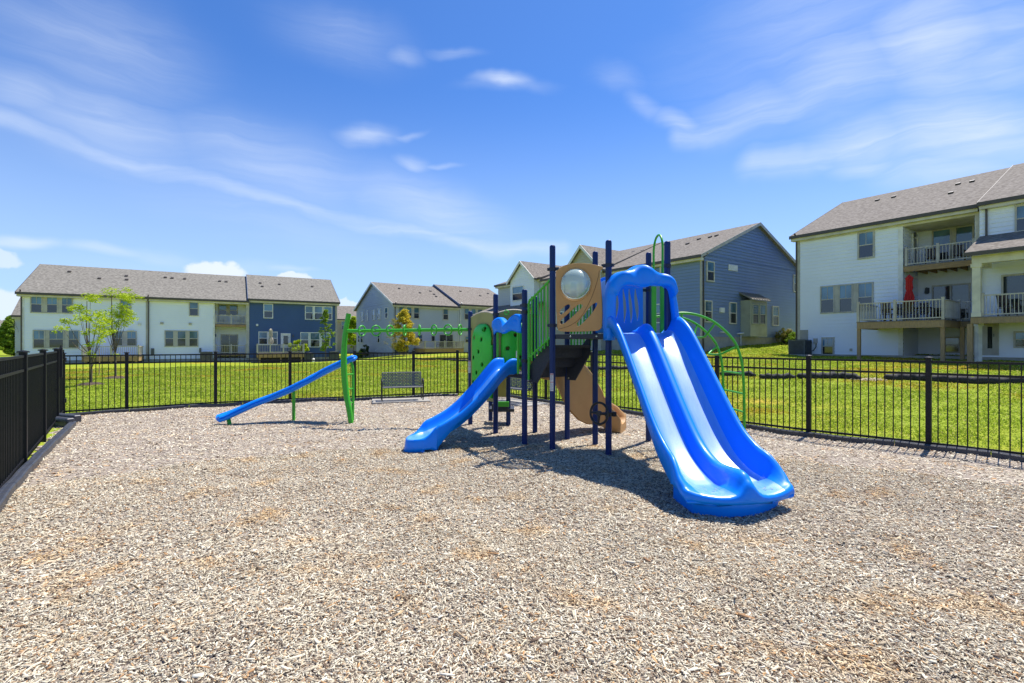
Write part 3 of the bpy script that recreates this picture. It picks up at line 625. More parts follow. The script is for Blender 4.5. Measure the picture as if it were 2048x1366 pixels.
# tan panel with a clear dome
def bubble_panel():
    a = Vector((*P1, 0)); b = Vector((*P2, 0)); ex = (b - a).normalized(); L = (b - a).length; n = Vector((ex.y, -ex.x, 0))
    # outline read at 6.21 px per photo pixel; fold it into metres along the edge
    def m(zx, zy):
        f = (zx - 150) / (857 - 150); px_h = 123.0  # mean pixels per metre at this edge
        D = 8.0 * (1 - f) + 7.61 * f; y = 500 + zy / 6.21; f = f * 8.0 / (8.0 * f + 7.61 * (1 - f)) if True else f
        return (f * L, EYE - (y - HZ) / FPX * D)
    out = [m(*p) for p in ((203, 270), (260, 222), (330, 190), (400, 174), (470, 168), (560, 168), (640, 176), (720, 194), (795, 214), (790, 232), (762, 262), (755, 300), (768, 440), (782, 620), (788, 800), (784, 900), (776, 968), (750, 992), (715, 1004), (520, 1012), (330, 1014), (262, 1010), (234, 996), (220, 955), (209, 760), (202, 520))]
    holes = [rounded([m(*p) for p in q], 4) for q in (((255, 745), (345, 680), (380, 690), (370, 725), (275, 800), (250, 790)), ((258, 880), (470, 690), (520, 680), (530, 715), (340, 890), (280, 920), (256, 915)), ((465, 910), (560, 800), (650, 690), (712, 655), (715, 690), (660, 780), (560, 890), (480, 950)))]
    cx, cz = m(450, 425); rx = .245
    o = plate('bubble_panel', [out] + holes + [circle(cx, cz, rx)], .022, (a + n * .035, ex, Vector((0, 0, 1))), M['tan'], PS)
    def w(u, z, k): return a + ex * u + n * k + Vector((0, 0, z))
    ring = MB(); ring.tube([w(cx + .262 * math.cos(t), cz - .012 + .262 * math.sin(t), .047) for t in np.linspace(0, 2 * math.pi, 49)[:-1]], .011, 8, closed=True); ring.build('dome_ring', M['tan'], o, smooth=60)
    rim = MB(); rim.tube([w(cx + .238 * math.cos(t), cz + .238 * math.sin(t), .05) for t in np.linspace(0, 2 * math.pi, 49)[:-1]], .007, 8, closed=True)
    for t in np.linspace(.3, .3 + 2 * math.pi, 9)[:-1]: c = w(cx + .243 * math.cos(t), cz + .243 * math.sin(t), .05); rim.tube([c, c + n * .012], .009, 8)
    rim.build('dome_flange', M['dome'], o, smooth=50)
    d = MB(); R_ = []
    for ph in np.linspace(0, math.pi / 2 * .98, 12): R_.append([w(cx + .236 * math.cos(ph) * math.cos(t), cz + .236 * math.cos(ph) * math.sin(t), .05 + .17 * math.sin(ph)) for t in np.linspace(0, 2 * math.pi, 41)[:-1]])
    d.loft(R_, cap=False); d.add(R_[-1], [tuple(range(40))]); d.build('bubble_dome', M['dome'], o, smooth=180)
    g = MB(); pts = [m(240, 985), m(400, 930), m(520, 830), m(640, 620), m(720, 400), m(750, 260)]; g.tube([w(u, z, .0465) for u, z in spline(pts, 8)], .0035, 6); g.build('panel_groove', M['tan_dark'], o)
M['tan_dark'] = mat('tan_groove', (.12, .06, .02), .6)
def dome_mat():
    m = bpy.data.materials.new('sky_tinted_clear_dome'); m.use_nodes = True; b = m.node_tree.nodes['Principled BSDF']
    b.inputs['Base Color'].default_value = (.55, .72, .74, 1); b.inputs['Roughness'].default_value = .22; b.inputs['Alpha'].default_value = .55; b.inputs['Specular IOR Level'].default_value = 1.0; b.inputs['Coat Weight'].default_value = .6; return m  # clear plastic; the pale sky reflection is put into its base colour
M['dome'] = dome_mat()
bubble_panel()

# slides: cross-sections lofted along a bed profile
def frame2(e): e = Vector((e[0], e[1], 0)).normalized(); return e, Vector((-e.y, e.x, 0))
def slide_mesh(O, e, prof, sect, toe):
    """prof: list of (s, bed z, rail height, half width factor, centre ridge factor); sect(hw, rail, ridge) -> [(t, h)]"""
    e, w = frame2(e); O = Vector((*O, 0)); rings = []
    cols = list(zip(*prof)); S = spline(prof, 7)
    for q in S: rings.append([O + e * (q[0] + toe(t, q[0])) + w * t + Vector((0, 0, max(q[1] + h, -.03))) for t, h in sect(*q[2:])])
    return rings
def dsect(rail, hw, ridge, fb):
    W = .5 * hw; r = rail; g = .185 * ridge; up = [(-W - .085, min(fb, r - .17)), (-W - .088, r - .06), (-W - .080, r - .012), (-W - .058, r + .004), (-W - .030, r - .006), (-W - .008, r - .05), (-W + .022, r * .5), (-W + .060, .055), (-W + .105, .010), (-W * .55, 0), (-.17, .002), (-.115, .012), (-.085, .045), (-.060 * (1 + 1.3 * max(0, ridge - 1)), g * .75), (-.042 * (1 + 1.3 * max(0, ridge - 1)), g * .97), (-.014 * (1 + 2 * max(0, ridge - 1)), g + .004)]
    under = [(W * .6, min(-.035, fb + .1)), (W, min(-.02, fb + .08)), (W + .045, min(fb + .05, r * .45)), (W + .07, min(fb, r - .17))]
    return up + [(-t, h) for t, h in up[::-1]] + under[::-1] + [(-t, h) for t, h in under]
DO = (2.0, 7.66); DE = (.158, -.9874)
def relax(rings, i0, it=7):
    n = len(rings[0])
    for _ in range(it):
        old = [[v.copy() for v in r] for r in rings]
        for i in range(i0, len(rings) - 1):
            k = min(1, (i - i0) / 12) * .5
            for j in range(n): rings[i][j] = old[i][j].lerp((old[i][j - 1] + old[i][(j + 1) % n]) * .3 + (old[i - 1][j] + old[i + 1][j]) * .2, k)
def dtoe(t, s):
    k = min(1, max(0, (s - 2.2) / .5)); return -.16 * k * (t / .6) ** 2
prof = [(-.02, UP + .012, .24, 1.0, .3, .2), (.16, UP + .008, .25, 1.0, .6, .2), (.34, 1.855, .285, 1.0, 1.0, .2), (.60, 1.65, .325, 1.0, 1.0, .2), (.95, 1.27, .35, 1.0, 1.0, .2), (1.30, .88, .365, 1.0, 1.0, .2), (1.62, .545, .36, 1.0, 1.0, .16), (1.86, .345, .345, 1.0, 1.0, .10), (2.10, .23, .32, 1.02, 1.0, .05), (2.28, .19, .30, 1.06, 1.1, .02), (2.44, .172, .26, 1.11, 1.3, .0), (2.56, .168, .205, 1.145, 1.45, -.01), (2.66, .17, .14, 1.15, 1.35, -.015), (2.73, .172, .085, 1.13, .95, -.02)]
def double_slide():
    rings = slide_mesh(DO, DE, prof, dsect, dtoe); e, w = frame2(DE); O = Vector((*DO, 0)); last = [v.copy() for v in rings[-1]]
    # rolled toe lip: rises a touch, then drops to the chips
    for de, dz, sc in ((.035, .004, 1.0), (.062, -.014, .99), (.075, -.042, .98), (.065, -.072, .96), (.0, -.082, .90)):
        R_ = []
        for v in last:
            t = (v - O).dot(w); sft = e * de - w * t * (1 - sc); z = v.z + dz if dz > -.02 else min(v.z, .175) + dz; R_.append(Vector((v.x + sft.x, v.y + sft.y, max(z, .075))))
        rings.append(R_)
    relax(rings, len(prof) * 7 - 34)
    mb = MB(); mb.loft(rings); nc = len(rings[0])
    for i in range(len(prof) * 7 - 6):
        for j in (7, 8, 9, 10, 20, 21, 22, 23): mb.mi[i * nc + j] = 1
    o = mb.build('double_slide', [M['blue'], M['blue_bed']], PS, smooth=180)
    fr = [(t, 2.72 - .15 * (t / .5) ** 2) for t in np.linspace(-.52, .52, 13)]; bkk = [(.50, 2.1), (.0, 2.0), (-.50, 2.1)]; mb = MB()
    mb.loft([[O + e * (s - k) + w * t * (1 - k) + Vector((0, 0, z)) for t, s in fr + bkk] for z, k in ((-.06, .06), (.03, .035), (.10, .02), (.145, .03))]); mb.build('slide_foot', M['blue'], o, smooth=50)
    # hood
    e, w = frame2(DE)
    out = [(-.58, 1.80), (-.59, 2.05), (-.59, 2.30), (-.575, 2.52), (-.54, 2.69), (-.465, 2.80), (-.38, 2.86), (-.285, 2.885), (-.20, 2.905), (-.13, 2.95), (-.05, 2.985), (.02, 2.985), (.09, 2.955), (.16, 2.905), (.25, 2.875), (.34, 2.865), (.41, 2.84), (.475, 2.77), (.515, 2.65), (.545, 2.5), (.575, 2.33), (.60, 2.15), (.62, 2.0), (.62, 1.85)]
    inn = [(-.44, 1.80), (-.445, 2.05), (-.44, 2.26), (-.43, 2.42), (-.40, 2.55), (-.34, 2.635), (-.26, 2.665), (-.18, 2.66), (-.11, 2.655), (-.06, 2.64), (-.02, 2.63), (.03, 2.635), (.08, 2.65), (.13, 2.665), (.19, 2.665), (.25, 2.66), (.36, 2.665), (.43, 2.63), (.465, 2.54), (.485, 2.42), (.50, 2.30), (.515, 2.17), (.53, 2.02), (.535, 1.85)]
    R_ = []
    def hp(t, z, s): return O + e * s + w * t + Vector((0, 0, z))
    for (to, zo), (ti, zi) in zip(spline([(a, b) for a, b in out], 3), spline([(a, b) for a, b in inn], 3)):
        mx, mz = (to + ti) / 2, (zo + zi) / 2; ring = []
        wob = .03 * math.sin(to * 15) if zo > 2.6 else 0
        dz = 1.0 if zo > 2.6 else .75
        for fx, s in ((1, .02), (1.0, .10), (1.0, .20), (.88, .262), (.5, .285), (0, .285), (-.5, .275), (-.9, .245), (-1, .17), (-1, .06), (-.96, .0), (0, -.02), (.9, -.005)):
            ring.append(hp(mx + (to - mx) * fx, mz + (zo - mz) * fx - (.10 * max(0, s) if zo > 2.6 else 0) - (.05 if (zo > 2.6 and fx < 0) else 0) * 0, (s + wob * (s > .1)) * dz))
        R_.append(ring)
    mb = MB(); mb.loft(R_); mb.build('slide_hood', M['blue'], o, smooth=180)
double_slide()

# small single slide
def ssect(rail, hw, ridge, fb):
    W = .25 * hw; r = rail; up = [(-W - .065, min(fb, r - .15)), (-W - .068, r - .05), (-W - .06, r - .01), (-W - .04, r + .003), (-W - .018, r - .01), (-W - .002, r - .05), (-W + .012, r * .45), (-W + .05, .045), (-W + .10, .008), (-.06, 0)]
    under = [(W * .7, min(-.04, fb + .1)), (W + .02, min(-.02, fb + .08)), (W + .045, min(fb + .04, r * .4)), (W + .055, min(fb, r - .15))]
    return up + [(-t, h) for t, h in up[::-1]] + under[::-1] + [(-t, h) for t, h in under]
def small_slide():
    sp = [(-.03, LOW + .012, .25, 1.0, 1, .2), (.14, LOW + .005, .255, 1.0, 1, .2), (.30, 1.09, .26, 1.0, 1, .2), (.52, .86, .25, 1.0, 1, .2), (.80, .60, .23, 1.0, 1, .2), (1.08, .39, .215, 1.0, 1, .1), (1.34, .26, .21, 1.0, 1, -.03), (1.52, .20, .20, 1.02, 1, -.16), (1.66, .17, .185, 1.05, 1, -.20), (1.78, .16, .15, 1.07, 1, -.20), (1.88, .155, .10, 1.04, 1, -.20), (1.97, .16, .05, .96, 1, -.20)]
    O2 = (-.05, 8.955); E2 = (-.872, -.489); rings = slide_mesh(O2, E2, sp, ssect, lambda t, s: -.26 * min(1, max(0, (s - 1.5) / .45)) * (t / .3) ** 2)
    e, w = frame2(E2); O = Vector((*O2, 0)); last = [v.copy() for v in rings[-1]]
    for de, dz, sc in ((.022, .006, .99), (.036, -.02, .97), (.034, -.10, .95), (.025, -.21, .92)):
        R_ = []
        for v in last:
            t = (v - O).dot(w); s_ = e * de - w * t * (1 - sc); R_.append(Vector((v.x + s_.x, v.y + s_.y, max((v.z if dz > -.03 else min(v.z, .19)) + dz, -.03))))
        rings.append(R_)
    relax(rings, len(sp) * 7 - 30)
    mb = MB(); mb.loft(rings); nc = len(rings[0])
    for i in range(len(sp) * 7 - 6):
        for j in (7, 8, 9, 10, 11): mb.mi[i * nc + j] = 1
    o = mb.build('small_slide', [M['blue'], M['blue_bed']], PS, smooth=180)
    # wavy hood between the two posts
    a = Vector((*P9, 0)); b = Vector((*P8, 0)); ex = (b - a).normalized(); n = Vector((-ex.y, ex.x, 0)); n = n if n.dot(e) > 0 else -n; L = (b - a).length
    top = [(0.0, 2.20), (.08, 2.235), (.2, 2.25), (.32, 2.23), (.44, 2.17), (.52, 2.13), (.60, 2.14), (.70, 2.21), (.80, 2.27), (.9, 2.27), (1.0, 2.24)]
    bot = [(.0, 1.90), (.1, 1.93), (.2, 1.965), (.32, 1.96), (.44, 1.935), (.55, 1.93), (.66, 1.94), (.76, 1.97), (.86, 1.975), (.94, 1.95), (1, 1.93)]
    R_ = []
    for (f, zt), (g, zb) in zip(spline(top, 4), spline(bot, 4)):
        u = .03 + f * (L - .06); k = .06 + .10 * math.sin(math.pi * min(1, max(0, f))) ** .6; mz = (zt + zb) / 2; h = (zt - zb) / 2; bul = .04 * math.sin(f * 13)
        R_.append([a + ex * u + n * q + Vector((0, 0, z)) for q, z in ((0, zt), (k * .5, zt + .0), (k * .85, zt - .02), (k + bul, zt - .07), (k + bul * 1.2, mz), (k * .95, zb + .05), (k * .75, zb), (k * .6, zb + .02), (k * .78, mz), (k * .6, zt - .07), (0, zt - .05))])
    mb = MB(); mb.loft(R_); mb.build('wave_hood', M['blue'], o, smooth=180)
    for f in (.16, .87):
        p = a + ex * (L * f) + n * .05; mb = MB(); mb.tube([p + Vector((0, 0, LOW)), p + Vector((0, 0, 1.98))], .022, 12); mb.build('entry_bar', M['green'], o, smooth=40)
        if f > .5: s = MB(); s.bar(p + n * .024 + Vector((0, 0, 1.50)), p + n * .024 + Vector((0, 0, 1.62)), .03, .003); s.build('entry_sticker', M['sticker'], o)
small_slide()

# curved tan slide at the back
def tan_slide():
    path = [(.66, 9.33, 1.22), (.92, 9.50, 1.19), (1.15, 9.66, .99), (1.38, 9.80, .74), (1.60, 9.90, .48), (1.82, 9.94, .28), (2.02, 9.90, .17), (2.14, 9.85, .14), (2.26, 9.80, .13)]
    S = spline(path, 8); rings = []
    for i, p in enumerate(S):
        a = S[max(i - 1, 0)]; b = S[min(i + 1, len(S) - 1)]; d = Vector((b[0] - a[0], b[1] - a[1], 0)).normalized(); w = Vector((-d.y, d.x, 0)); f = i / (len(S) - 1); bank = .10 * math.sin(math.pi * f); zn = float(np.interp(f, [0, .06, .13, .22, .34, .7, 1], [1.02, .72, .48, .31, .21, .11, .0]))
        r = .30 * (1 - .55 * max(0, (f - .75) / .25)) ; rr = r + .22 * math.sin(math.pi * f); c = Vector(p)
        sec = [(-.33, rr - .10), (-.335, rr - .02), (-.315, rr + .004), (-.285, rr - .02), (-.262, .10), (-.20, .012), (0, 0), (.20, .012), (.262, .10), (.285, r - .02), (.315, r + .004), (.335, r - .02), (.33, r - .30), (.27, -.12), (.15, -.16), (0, -.17), (-.15, -.17), (-.30, min(-.15, zn - .02 - p[2])), (-.35, min(-.06, zn - p[2]))]
        rings.append([c + w * (-t) * -1 + Vector((0, 0, max(h + bank * t, -.03 - c.z))) for t, h in sec])
    mb = MB(); mb.loft(rings); mb.build('curved_slide', M['tan'], PS, smooth=60)
    mb = MB(); mb.bar((.93, 9.55, 1.17), (.93, 9.55, 1.27), .07, .07); mb.build('slide_bracket', M['green'], PS)
tan_slide()

# blue slotted panel at the back of the square deck
def back_panel():
    a = Vector((*P3, 0)); b = Vector((*P4, 0)); ex = (b - a).normalized(); L = (b - a).length
    out = rounded([(.06, 2.0), (.06, 2.45), (.07, 2.80), (.14, 2.92), (.48, 2.95), (.80, 2.90), (.86, 2.80), (.87, 2.45), (.87, 2.0), (.84, 1.94), (.48, 1.93), (.10, 1.94)], 4)
    holes = []
    for u, z0, z1, wd, ph in ((.38, 2.2, 2.70, .026, 0), (.52, 2.12, 2.72, .030, .3), (.635, 2.12, 2.72, .032, .8), (.75, 2.16, 2.72, .036, 1.3), (.215, 2.2, 2.68, .024, .2)):
        Z = np.linspace(z0, z1, 10); l = [(u - wd * math.sin(math.pi * (i + .6) / 10.2) + .02 * math.sin((z - z0) * 6 + ph), z) for i, z in enumerate(Z)]; r = [(u + wd * math.sin(math.pi * (i + .6) / 10.2) + .02 * math.sin((z - z0) * 6 + ph), z) for i, z in enumerate(Z)]
        holes.append(l + r[::-1])
    plate('slotted_panel', [out] + holes, .03, (a, ex, Vector((0, 0, 1))), M['blue'], PS, .008)
    a = Vector((*P2, 0)); b = Vector((*P3, 0)); ex = (b - a).normalized()
    plate('side_panel', [rounded([(.07, 2.0), (.07, 2.6), (.12, 2.75), (.45, 2.78), (.80, 2.75), (.86, 2.6), (.86, 2.0), (.8, 1.94), (.45, 1.93), (.12, 1.94)], 4)], .03, (a, ex, Vector((0, 0, 1))), M['blue'], PS, .008)
back_panel()

# green exit hoop and arched ladder on the right edge of the square deck
def arch_climber():
    r = MB(); y0, y1 = 7.93, 8.43; x = 2.47
    pts = [(x, y0, 1.93)] + [(x, (y0 + y1) / 2 - math.cos(t) * .25, 3.33 + math.sin(t) * .25) for t in np.linspace(0, math.pi, 17)] + [(x, y1, 1.93)]
    r.tube(pts, .019, 12); c = r.build('arch_climber', M['green'], PS, smooth=60)
    for y in (y0, y1):
        m = MB(); m.bar((x, y, 1.92), (x, y, 2.78), .085, .05, up=(0, 1, 0)); m.build('hoop_bracket', M['green'], c, bevel=.008)
    YN, YF = 7.95, 8.72
    P = [(2.44, 2.19), (2.62, 2.235), (2.86, 2.25), (3.11, 2.20), (3.34, 2.09), (3.57, 1.89), (3.70, 1.70), (3.78, 1.42), (3.81, 1.05), (3.82, .6), (3.82, -.1)]
    for Y in (YN, YF): m = MB(); m.tube([(p[0], Y, p[1]) for p in spline(P, 7)], .021, 12); m.build('climber_rail', M['green'], c, smooth=60)
    for (X, Z, nx, nz) in ((2.80, 2.25, -.05, -1), (3.34, 2.09, -.45, -.89), (3.70, 1.70, -.85, -.52)):
        m = MB(); dpt_ = .26; pts = [(X, YN, Z), (X + nx * dpt_ * .75, YN + .10, Z + nz * dpt_ * .75), (X + nx * dpt_, YN + .2, Z + nz * dpt_), (X + nx * dpt_, YF - .2, Z + nz * dpt_), (X + nx * dpt_ * .75, YF - .10, Z + nz * dpt_ * .75), (X, YF, Z)]
        m.tube(spline(pts, 5), .017, 10); m.build('rung', M['green'], c, smooth=60)
    for X, Z in ((3.80, 1.25), (3.82, .92), (3.82, .62), (3.82, .32)): m = MB(); m.tube([(X, YN, Z), (X, YF, Z)], .016, 10); m.build('rung', M['green'], c, smooth=60)
arch_climber()

# steering wheel clamped to the front post
def wheel():
    c = Vector((1.355, 7.52, .665)); n = Vector((-.72, -.68, .1)).normalized(); u = Vector((0, 0, 1)); s = n.cross(u).normalized(); u = s.cross(n)
    m = MB(); m.tube([c + s * .165 * math.cos(t) + u * .165 * math.sin(t) for t in np.linspace(0, 2 * math.pi, 37)[:-1]], .019, 10, closed=True)
    for t in (R(90 + 90), R(0), R(-90)): m.tube([c, c + s * .16 * math.cos(t) + u * .16 * math.sin(t)], [.026, .016], 8)
    m.tube([c - n * .02, c + n * .022], .042, 18); o = m.build('steering_wheel', M['black_plastic'], PS, smooth=50)
    m = MB(); m.tube([c - n * .02, c - n * .10], .016, 10); e = Vector((*P2, .64)); m.tube([c - n * .10, e], .02, 10); m.tube([e - Vector((0, 0, .03)), e + Vector((0, 0, .03))], .062, 24); m.bar(e + Vector((.06, .0, 0)), e + Vector((.12, .0, 0)), .06, .07); m.build('wheel_bracket', M['black_plastic'], o, smooth=40)
wheel()

# low climbing module: tan walls with bulging green hand-hold domes
def climb_wall(pa, pb, z0, z1, side, flip=False):
    a = Vector((*pa, 0)); b = Vector((*pb, 0)); ex = (b - a).normalized(); L = (b - a).length; n = Vector((ex.y, -ex.x, 0)) * side
    zt = lambda u: z1 - .10 + .13 * math.sin(math.pi * min(1, max(0, .12 + .80 * (u / L))))
    us = np.linspace(.05, L - .05, 14); out = [(u, zt(u)) for u in us] + [(L - .05, z0), (.05, z0)]
    o = plate('climbing_wall', [out], .03, (a, ex, Vector((0, 0, 1))), M['olive'], PS)
    m = MB(); m.tube([a + ex * u + Vector((0, 0, zt(u) + .004)) for u in us], .017, 8); m.build('pale_edge', M['tan_core'], o, smooth=50)
    cu = L / 2; zb, ztop = z0 + .06, z1 - .20; hh = (ztop - zb) / 2; zc = (ztop + zb) / 2; hw = L * .37; cu = L * (.44 if pb == P10 else .5)
    holes = [(cu - .17, zc + .42), (cu + .16, zc + .46), (cu - .05, zc + .18), (cu + .2, zc + .05), (cu - .2, zc - .08), (cu + .04, zc - .25), (cu + .22, zc - .45), (cu - .18, zc - .5), (cu - .22, zc + .62)]
    NU, NV = 64, 120; V = np.zeros((NV + 1, NU + 1, 3)); dead = np.zeros((NV + 1, NU + 1), bool)
    for j in range(NV + 1):
        for i in range(NU + 1):
            x = -1 + 2 * i / NU; y = -1 + 2 * j / NV; u = cu + x * hw; z = zc + y * hh
            yy = max(0, (z - (ztop - hw)) / hw) if z > ztop - hw else 0; rr = (abs(x) ** 2.6 + yy ** 2.6) ** (1 / 2.6)
            if z < zb + .1: rr = max(rr, 1 - (z - zb) / .1 * .15)
            k = .13 * max(0, 1 - rr ** 3) ** .6; dead[j, i] = rr > 1.0 or any((u - hu) ** 2 + (z - hz_) ** 2 < .043 ** 2 for hu, hz_ in holes)
            V[j, i] = a + ex * u + n * (.017 + k) + Vector((0, 0, z))
    idx = np.arange((NV + 1) * (NU + 1)).reshape(NV + 1, NU + 1); keep = ~(dead[:-1, :-1] | dead[1:, :-1] | dead[:-1, 1:] | dead[1:, 1:])
    Q = np.stack([idx[:-1, :-1], idx[:-1, 1:], idx[1:, 1:], idx[1:, :-1]], -1)[keep]
    d = fast_mesh('hand_hold_dome', V.reshape(-1, 3), Q, M['green_plastic'], o, smooth=True); s = d.modifiers.new('s', 'SOLIDIFY'); s.thickness = .012; s.offset = 0
    for hu, hz_ in holes:
        c = a + ex * hu + Vector((0, 0, hz_)); x = abs(hu - cu) / hw; k = .13 * max(0, 1 - x ** 3) ** .6
        m = MB(); m.tube([c + n * (.017 + k * .97) + (ex * math.cos(t) + Vector((0, 0, 1)) * math.sin(t)) * .045 for t in np.linspace(0, 2 * math.pi, 21)[:-1]], .008, 6, closed=True); m.build('hand_hold_rim', M['green_plastic'], d, smooth=60)
climb_wall(P9, P10, .60, 2.36, -1); climb_wall(P9, P7, LOW + .02, 2.38, 1)
plate('lower_panel', [[(0, .6), (.2, .6), (.2, 1.55), (0, 1.55)]], .03, ((-.33, 10.42, 0), (1, .05, 0), (0, 0, 1)), M['olive'], PS)
m = MB(); m.hexa([(x, y, z) for z in (.33, .50) for x, y in ((-.42, 10.05), (-.08, 10.05), (-.08, 10.3), (-.42, 10.3))]); m.build('step_box', M['deck_coat'], PS, bevel=.01)
m = MB(); m.hexa([(x, y, z) for z in (.27, .34) for x, y in ((-.50, 10.45), (.05, 10.45), (.05, 10.95), (-.50, 10.95))]); m.build('transfer_step', M['deck_coat'], PS, bevel=.01)
m = MB(); m.bar((-.36, 9.98, .50), (-.06, 9.98, .50), .05, .10); m.bar((-.33, 10.0, -.1), (-.33, 10.0, .46), .05, .05, up=(1, 0, 0)); m.build('step_frame', M['green'], PS, bevel=.006)

# ring beam, bowed green arch and the blue sliding rail
def ring_beam():
    a = Vector((-3.68, 10.78, 2.03)); b = Vector((*P10, 2.05)); d = (b - a).normalized()
    m = MB(); m.tube([a, b - d * .05], .037, 16); o = m.build('ring_beam', M['green'], PS, smooth=40)
    px = (721.5, 751, 780, 810, 840, 869.5, 897.5, 922); yaw = (68, 48, 62, 89, -72, -50, -32, 78)
    for x, yw in zip(px, yaw):
        f = ((x - 1024) / FPX * 10.65 - a.x) / (b.x - a.x); c = a + (b - a) * f; n = Vector((-math.sin(R(yw)), math.cos(R(yw)), 0))
        s = Vector((n.y, -n.x, 0)); g = MB(); g.tube([c + s * .112 * math.cos(t) + Vector((0, 0, 1)) * .112 * math.sin(t) for t in np.linspace(0, 2 * math.pi, 33)[:-1]], .0165, 10, closed=True)
        g.tube([c - s * .112, c + s * .112], .016, 8)
        g.build('ring', M['green'], o, smooth=60)
    pts = [dpt(702, 846, 10.72), dpt(698.5, 820, 10.74), dpt(693, 790, 10.78), dpt(689, 755, 10.8), dpt(687.5, 720, 10.8), dpt(688.5, 690, 10.8), dpt(691.5, 660, 10.8), dpt(697.5, 627, 10.8)]
    m = MB(); S = spline(pts, 6); m.tube(S, [.055 + .012 * math.sin(math.pi * min(1, i / len(S) * 1.2)) for i in range(len(S))], 20); ar = m.build('bowed_post', M['green'], PS, smooth=40)
    q = [dpt(705.5, 842, 11.02), dpt(706, 800, 11.06), dpt(706, 760, 11.1), dpt(705.5, 738, 11.1), dpt(703.5, 727, 11.1), dpt(698, 723, 11.08), dpt(691, 723, 11.0)]
    m = MB(); m.tube(spline(q, 6), .030, 14); m.build('ladder_rail', M['green'], ar, smooth=45)
    for y, x0, x1 in ((748, 690, 706), (777, 692.5, 706), (805, 697, 706)): m = MB(); m.tube([dpt(x0, y + 1, 10.8), dpt(x1, y, 11.08)], .017, 10); m.build('ladder_rung', M['green'], ar, smooth=45)
def sliding_rail():
    C = [(714, 713, 11.25), (700, 719, 11.2), (672, 732, 11.15), (640, 748, 11.1), (610, 764, 11.0), (583, 778, 10.95), (550, 792, 10.9), (515, 805, 10.8), (485, 818, 10.7), (460, 829, 10.6), (441, 836, 10.5), (432, 838, 10.45)]
    S = spline([tuple(dpt(*c)) for c in C], 6); rings = []; n = len(S)
    for i, p in enumerate(S):
        a = Vector(S[max(i - 1, 0)]); b = Vector(S[min(i + 1, n - 1)]); t = (b - a).normalized(); w = Vector((0, 0, 1)).cross(t).normalized(); u = t.cross(w); k = min(1, min(i + .35, n - 1 - i + .35) / 4) ** .5
        rings.append([Vector(p) + w * x * k + u * z * k for x, z in ((-.18, -.04), (-.185, .0), (-.165, .012), (-.185, .04), (-.17, .068), (-.13, .075), (-.09, .05), (0, .038), (.09, .05), (.13, .075), (.17, .068), (.185, .04), (.165, .012), (.185, 0), (.18, -.04), (.13, -.068), (0, -.075), (-.13, -.068))])
    m = MB(); m.loft(rings); o = m.build('sliding_rail', M['blue'], PS, smooth=55)
    m = MB(); m.bar(dpt(587.5, 842, 10.98), dpt(587.5, 783, 10.98), .06, .06); m.bar(dpt(580, 779, 10.96), dpt(593, 779, 10.98), .05, .05); m.build('rail_leg', M['green'], o, bevel=.012)
    m = MB(); m.bar(dpt(460, 853, 10.5), dpt(457, 838, 10.55), .075, .06); m.bar(dpt(453, 838, 10.55), dpt(462, 834, 10.55), .05, .04); m.build('rail_foot', M['green'], o, bevel=.012)
ring_beam(); sliding_rail()

# stickers on two posts
def sticker(p, pk, z0, z1, ang, w=.055, red=True):
    n = Vector((math.cos(ang), math.sin(ang), 0)); s = Vector((-n.y, n.x, 0)); c = Vector((*p, 0)) + n * .0505
    def q(u0, u1, a, b, k, mi, mb): mb.hexa([c + s * u + n * kk + Vector((0, 0, z)) for z in (a, b) for u, kk in ((u0, k - .002), (u1, k - .002), (u1, k), (u0, k))], mi)
    mb = MB(); q(-w / 2, w / 2, z0, z1, .002, 0, mb)
    if red: q(-w / 2 + .002, w / 2 - .002, z1 - .018, z1 - .006, .004, 1, mb); q(-w / 2 + .002, w / 2 - .002, (z0 + z1) / 2 - .004, (z0 + z1) / 2 + .006, .004, 1, mb)
    zz = z1 - .03
    k = 0
    while zz > z0 + .01:
        if abs(zz - (z0 + z1) / 2) > .02: q(-w / 2 + .006, w / 2 - .006 - (k * 7 % 5) * .004, zz, zz + .005, .004, 2, mb)
        zz -= .012; k += 1
    mb.build('warning_sticker', [M['sticker'], M['sticker_red'], M['sticker_ink']], POST[pk])
sticker(P1, 'a', .97, 1.26, R(-108)); sticker(P10, 'j', 1.12, 1.38, R(-108))

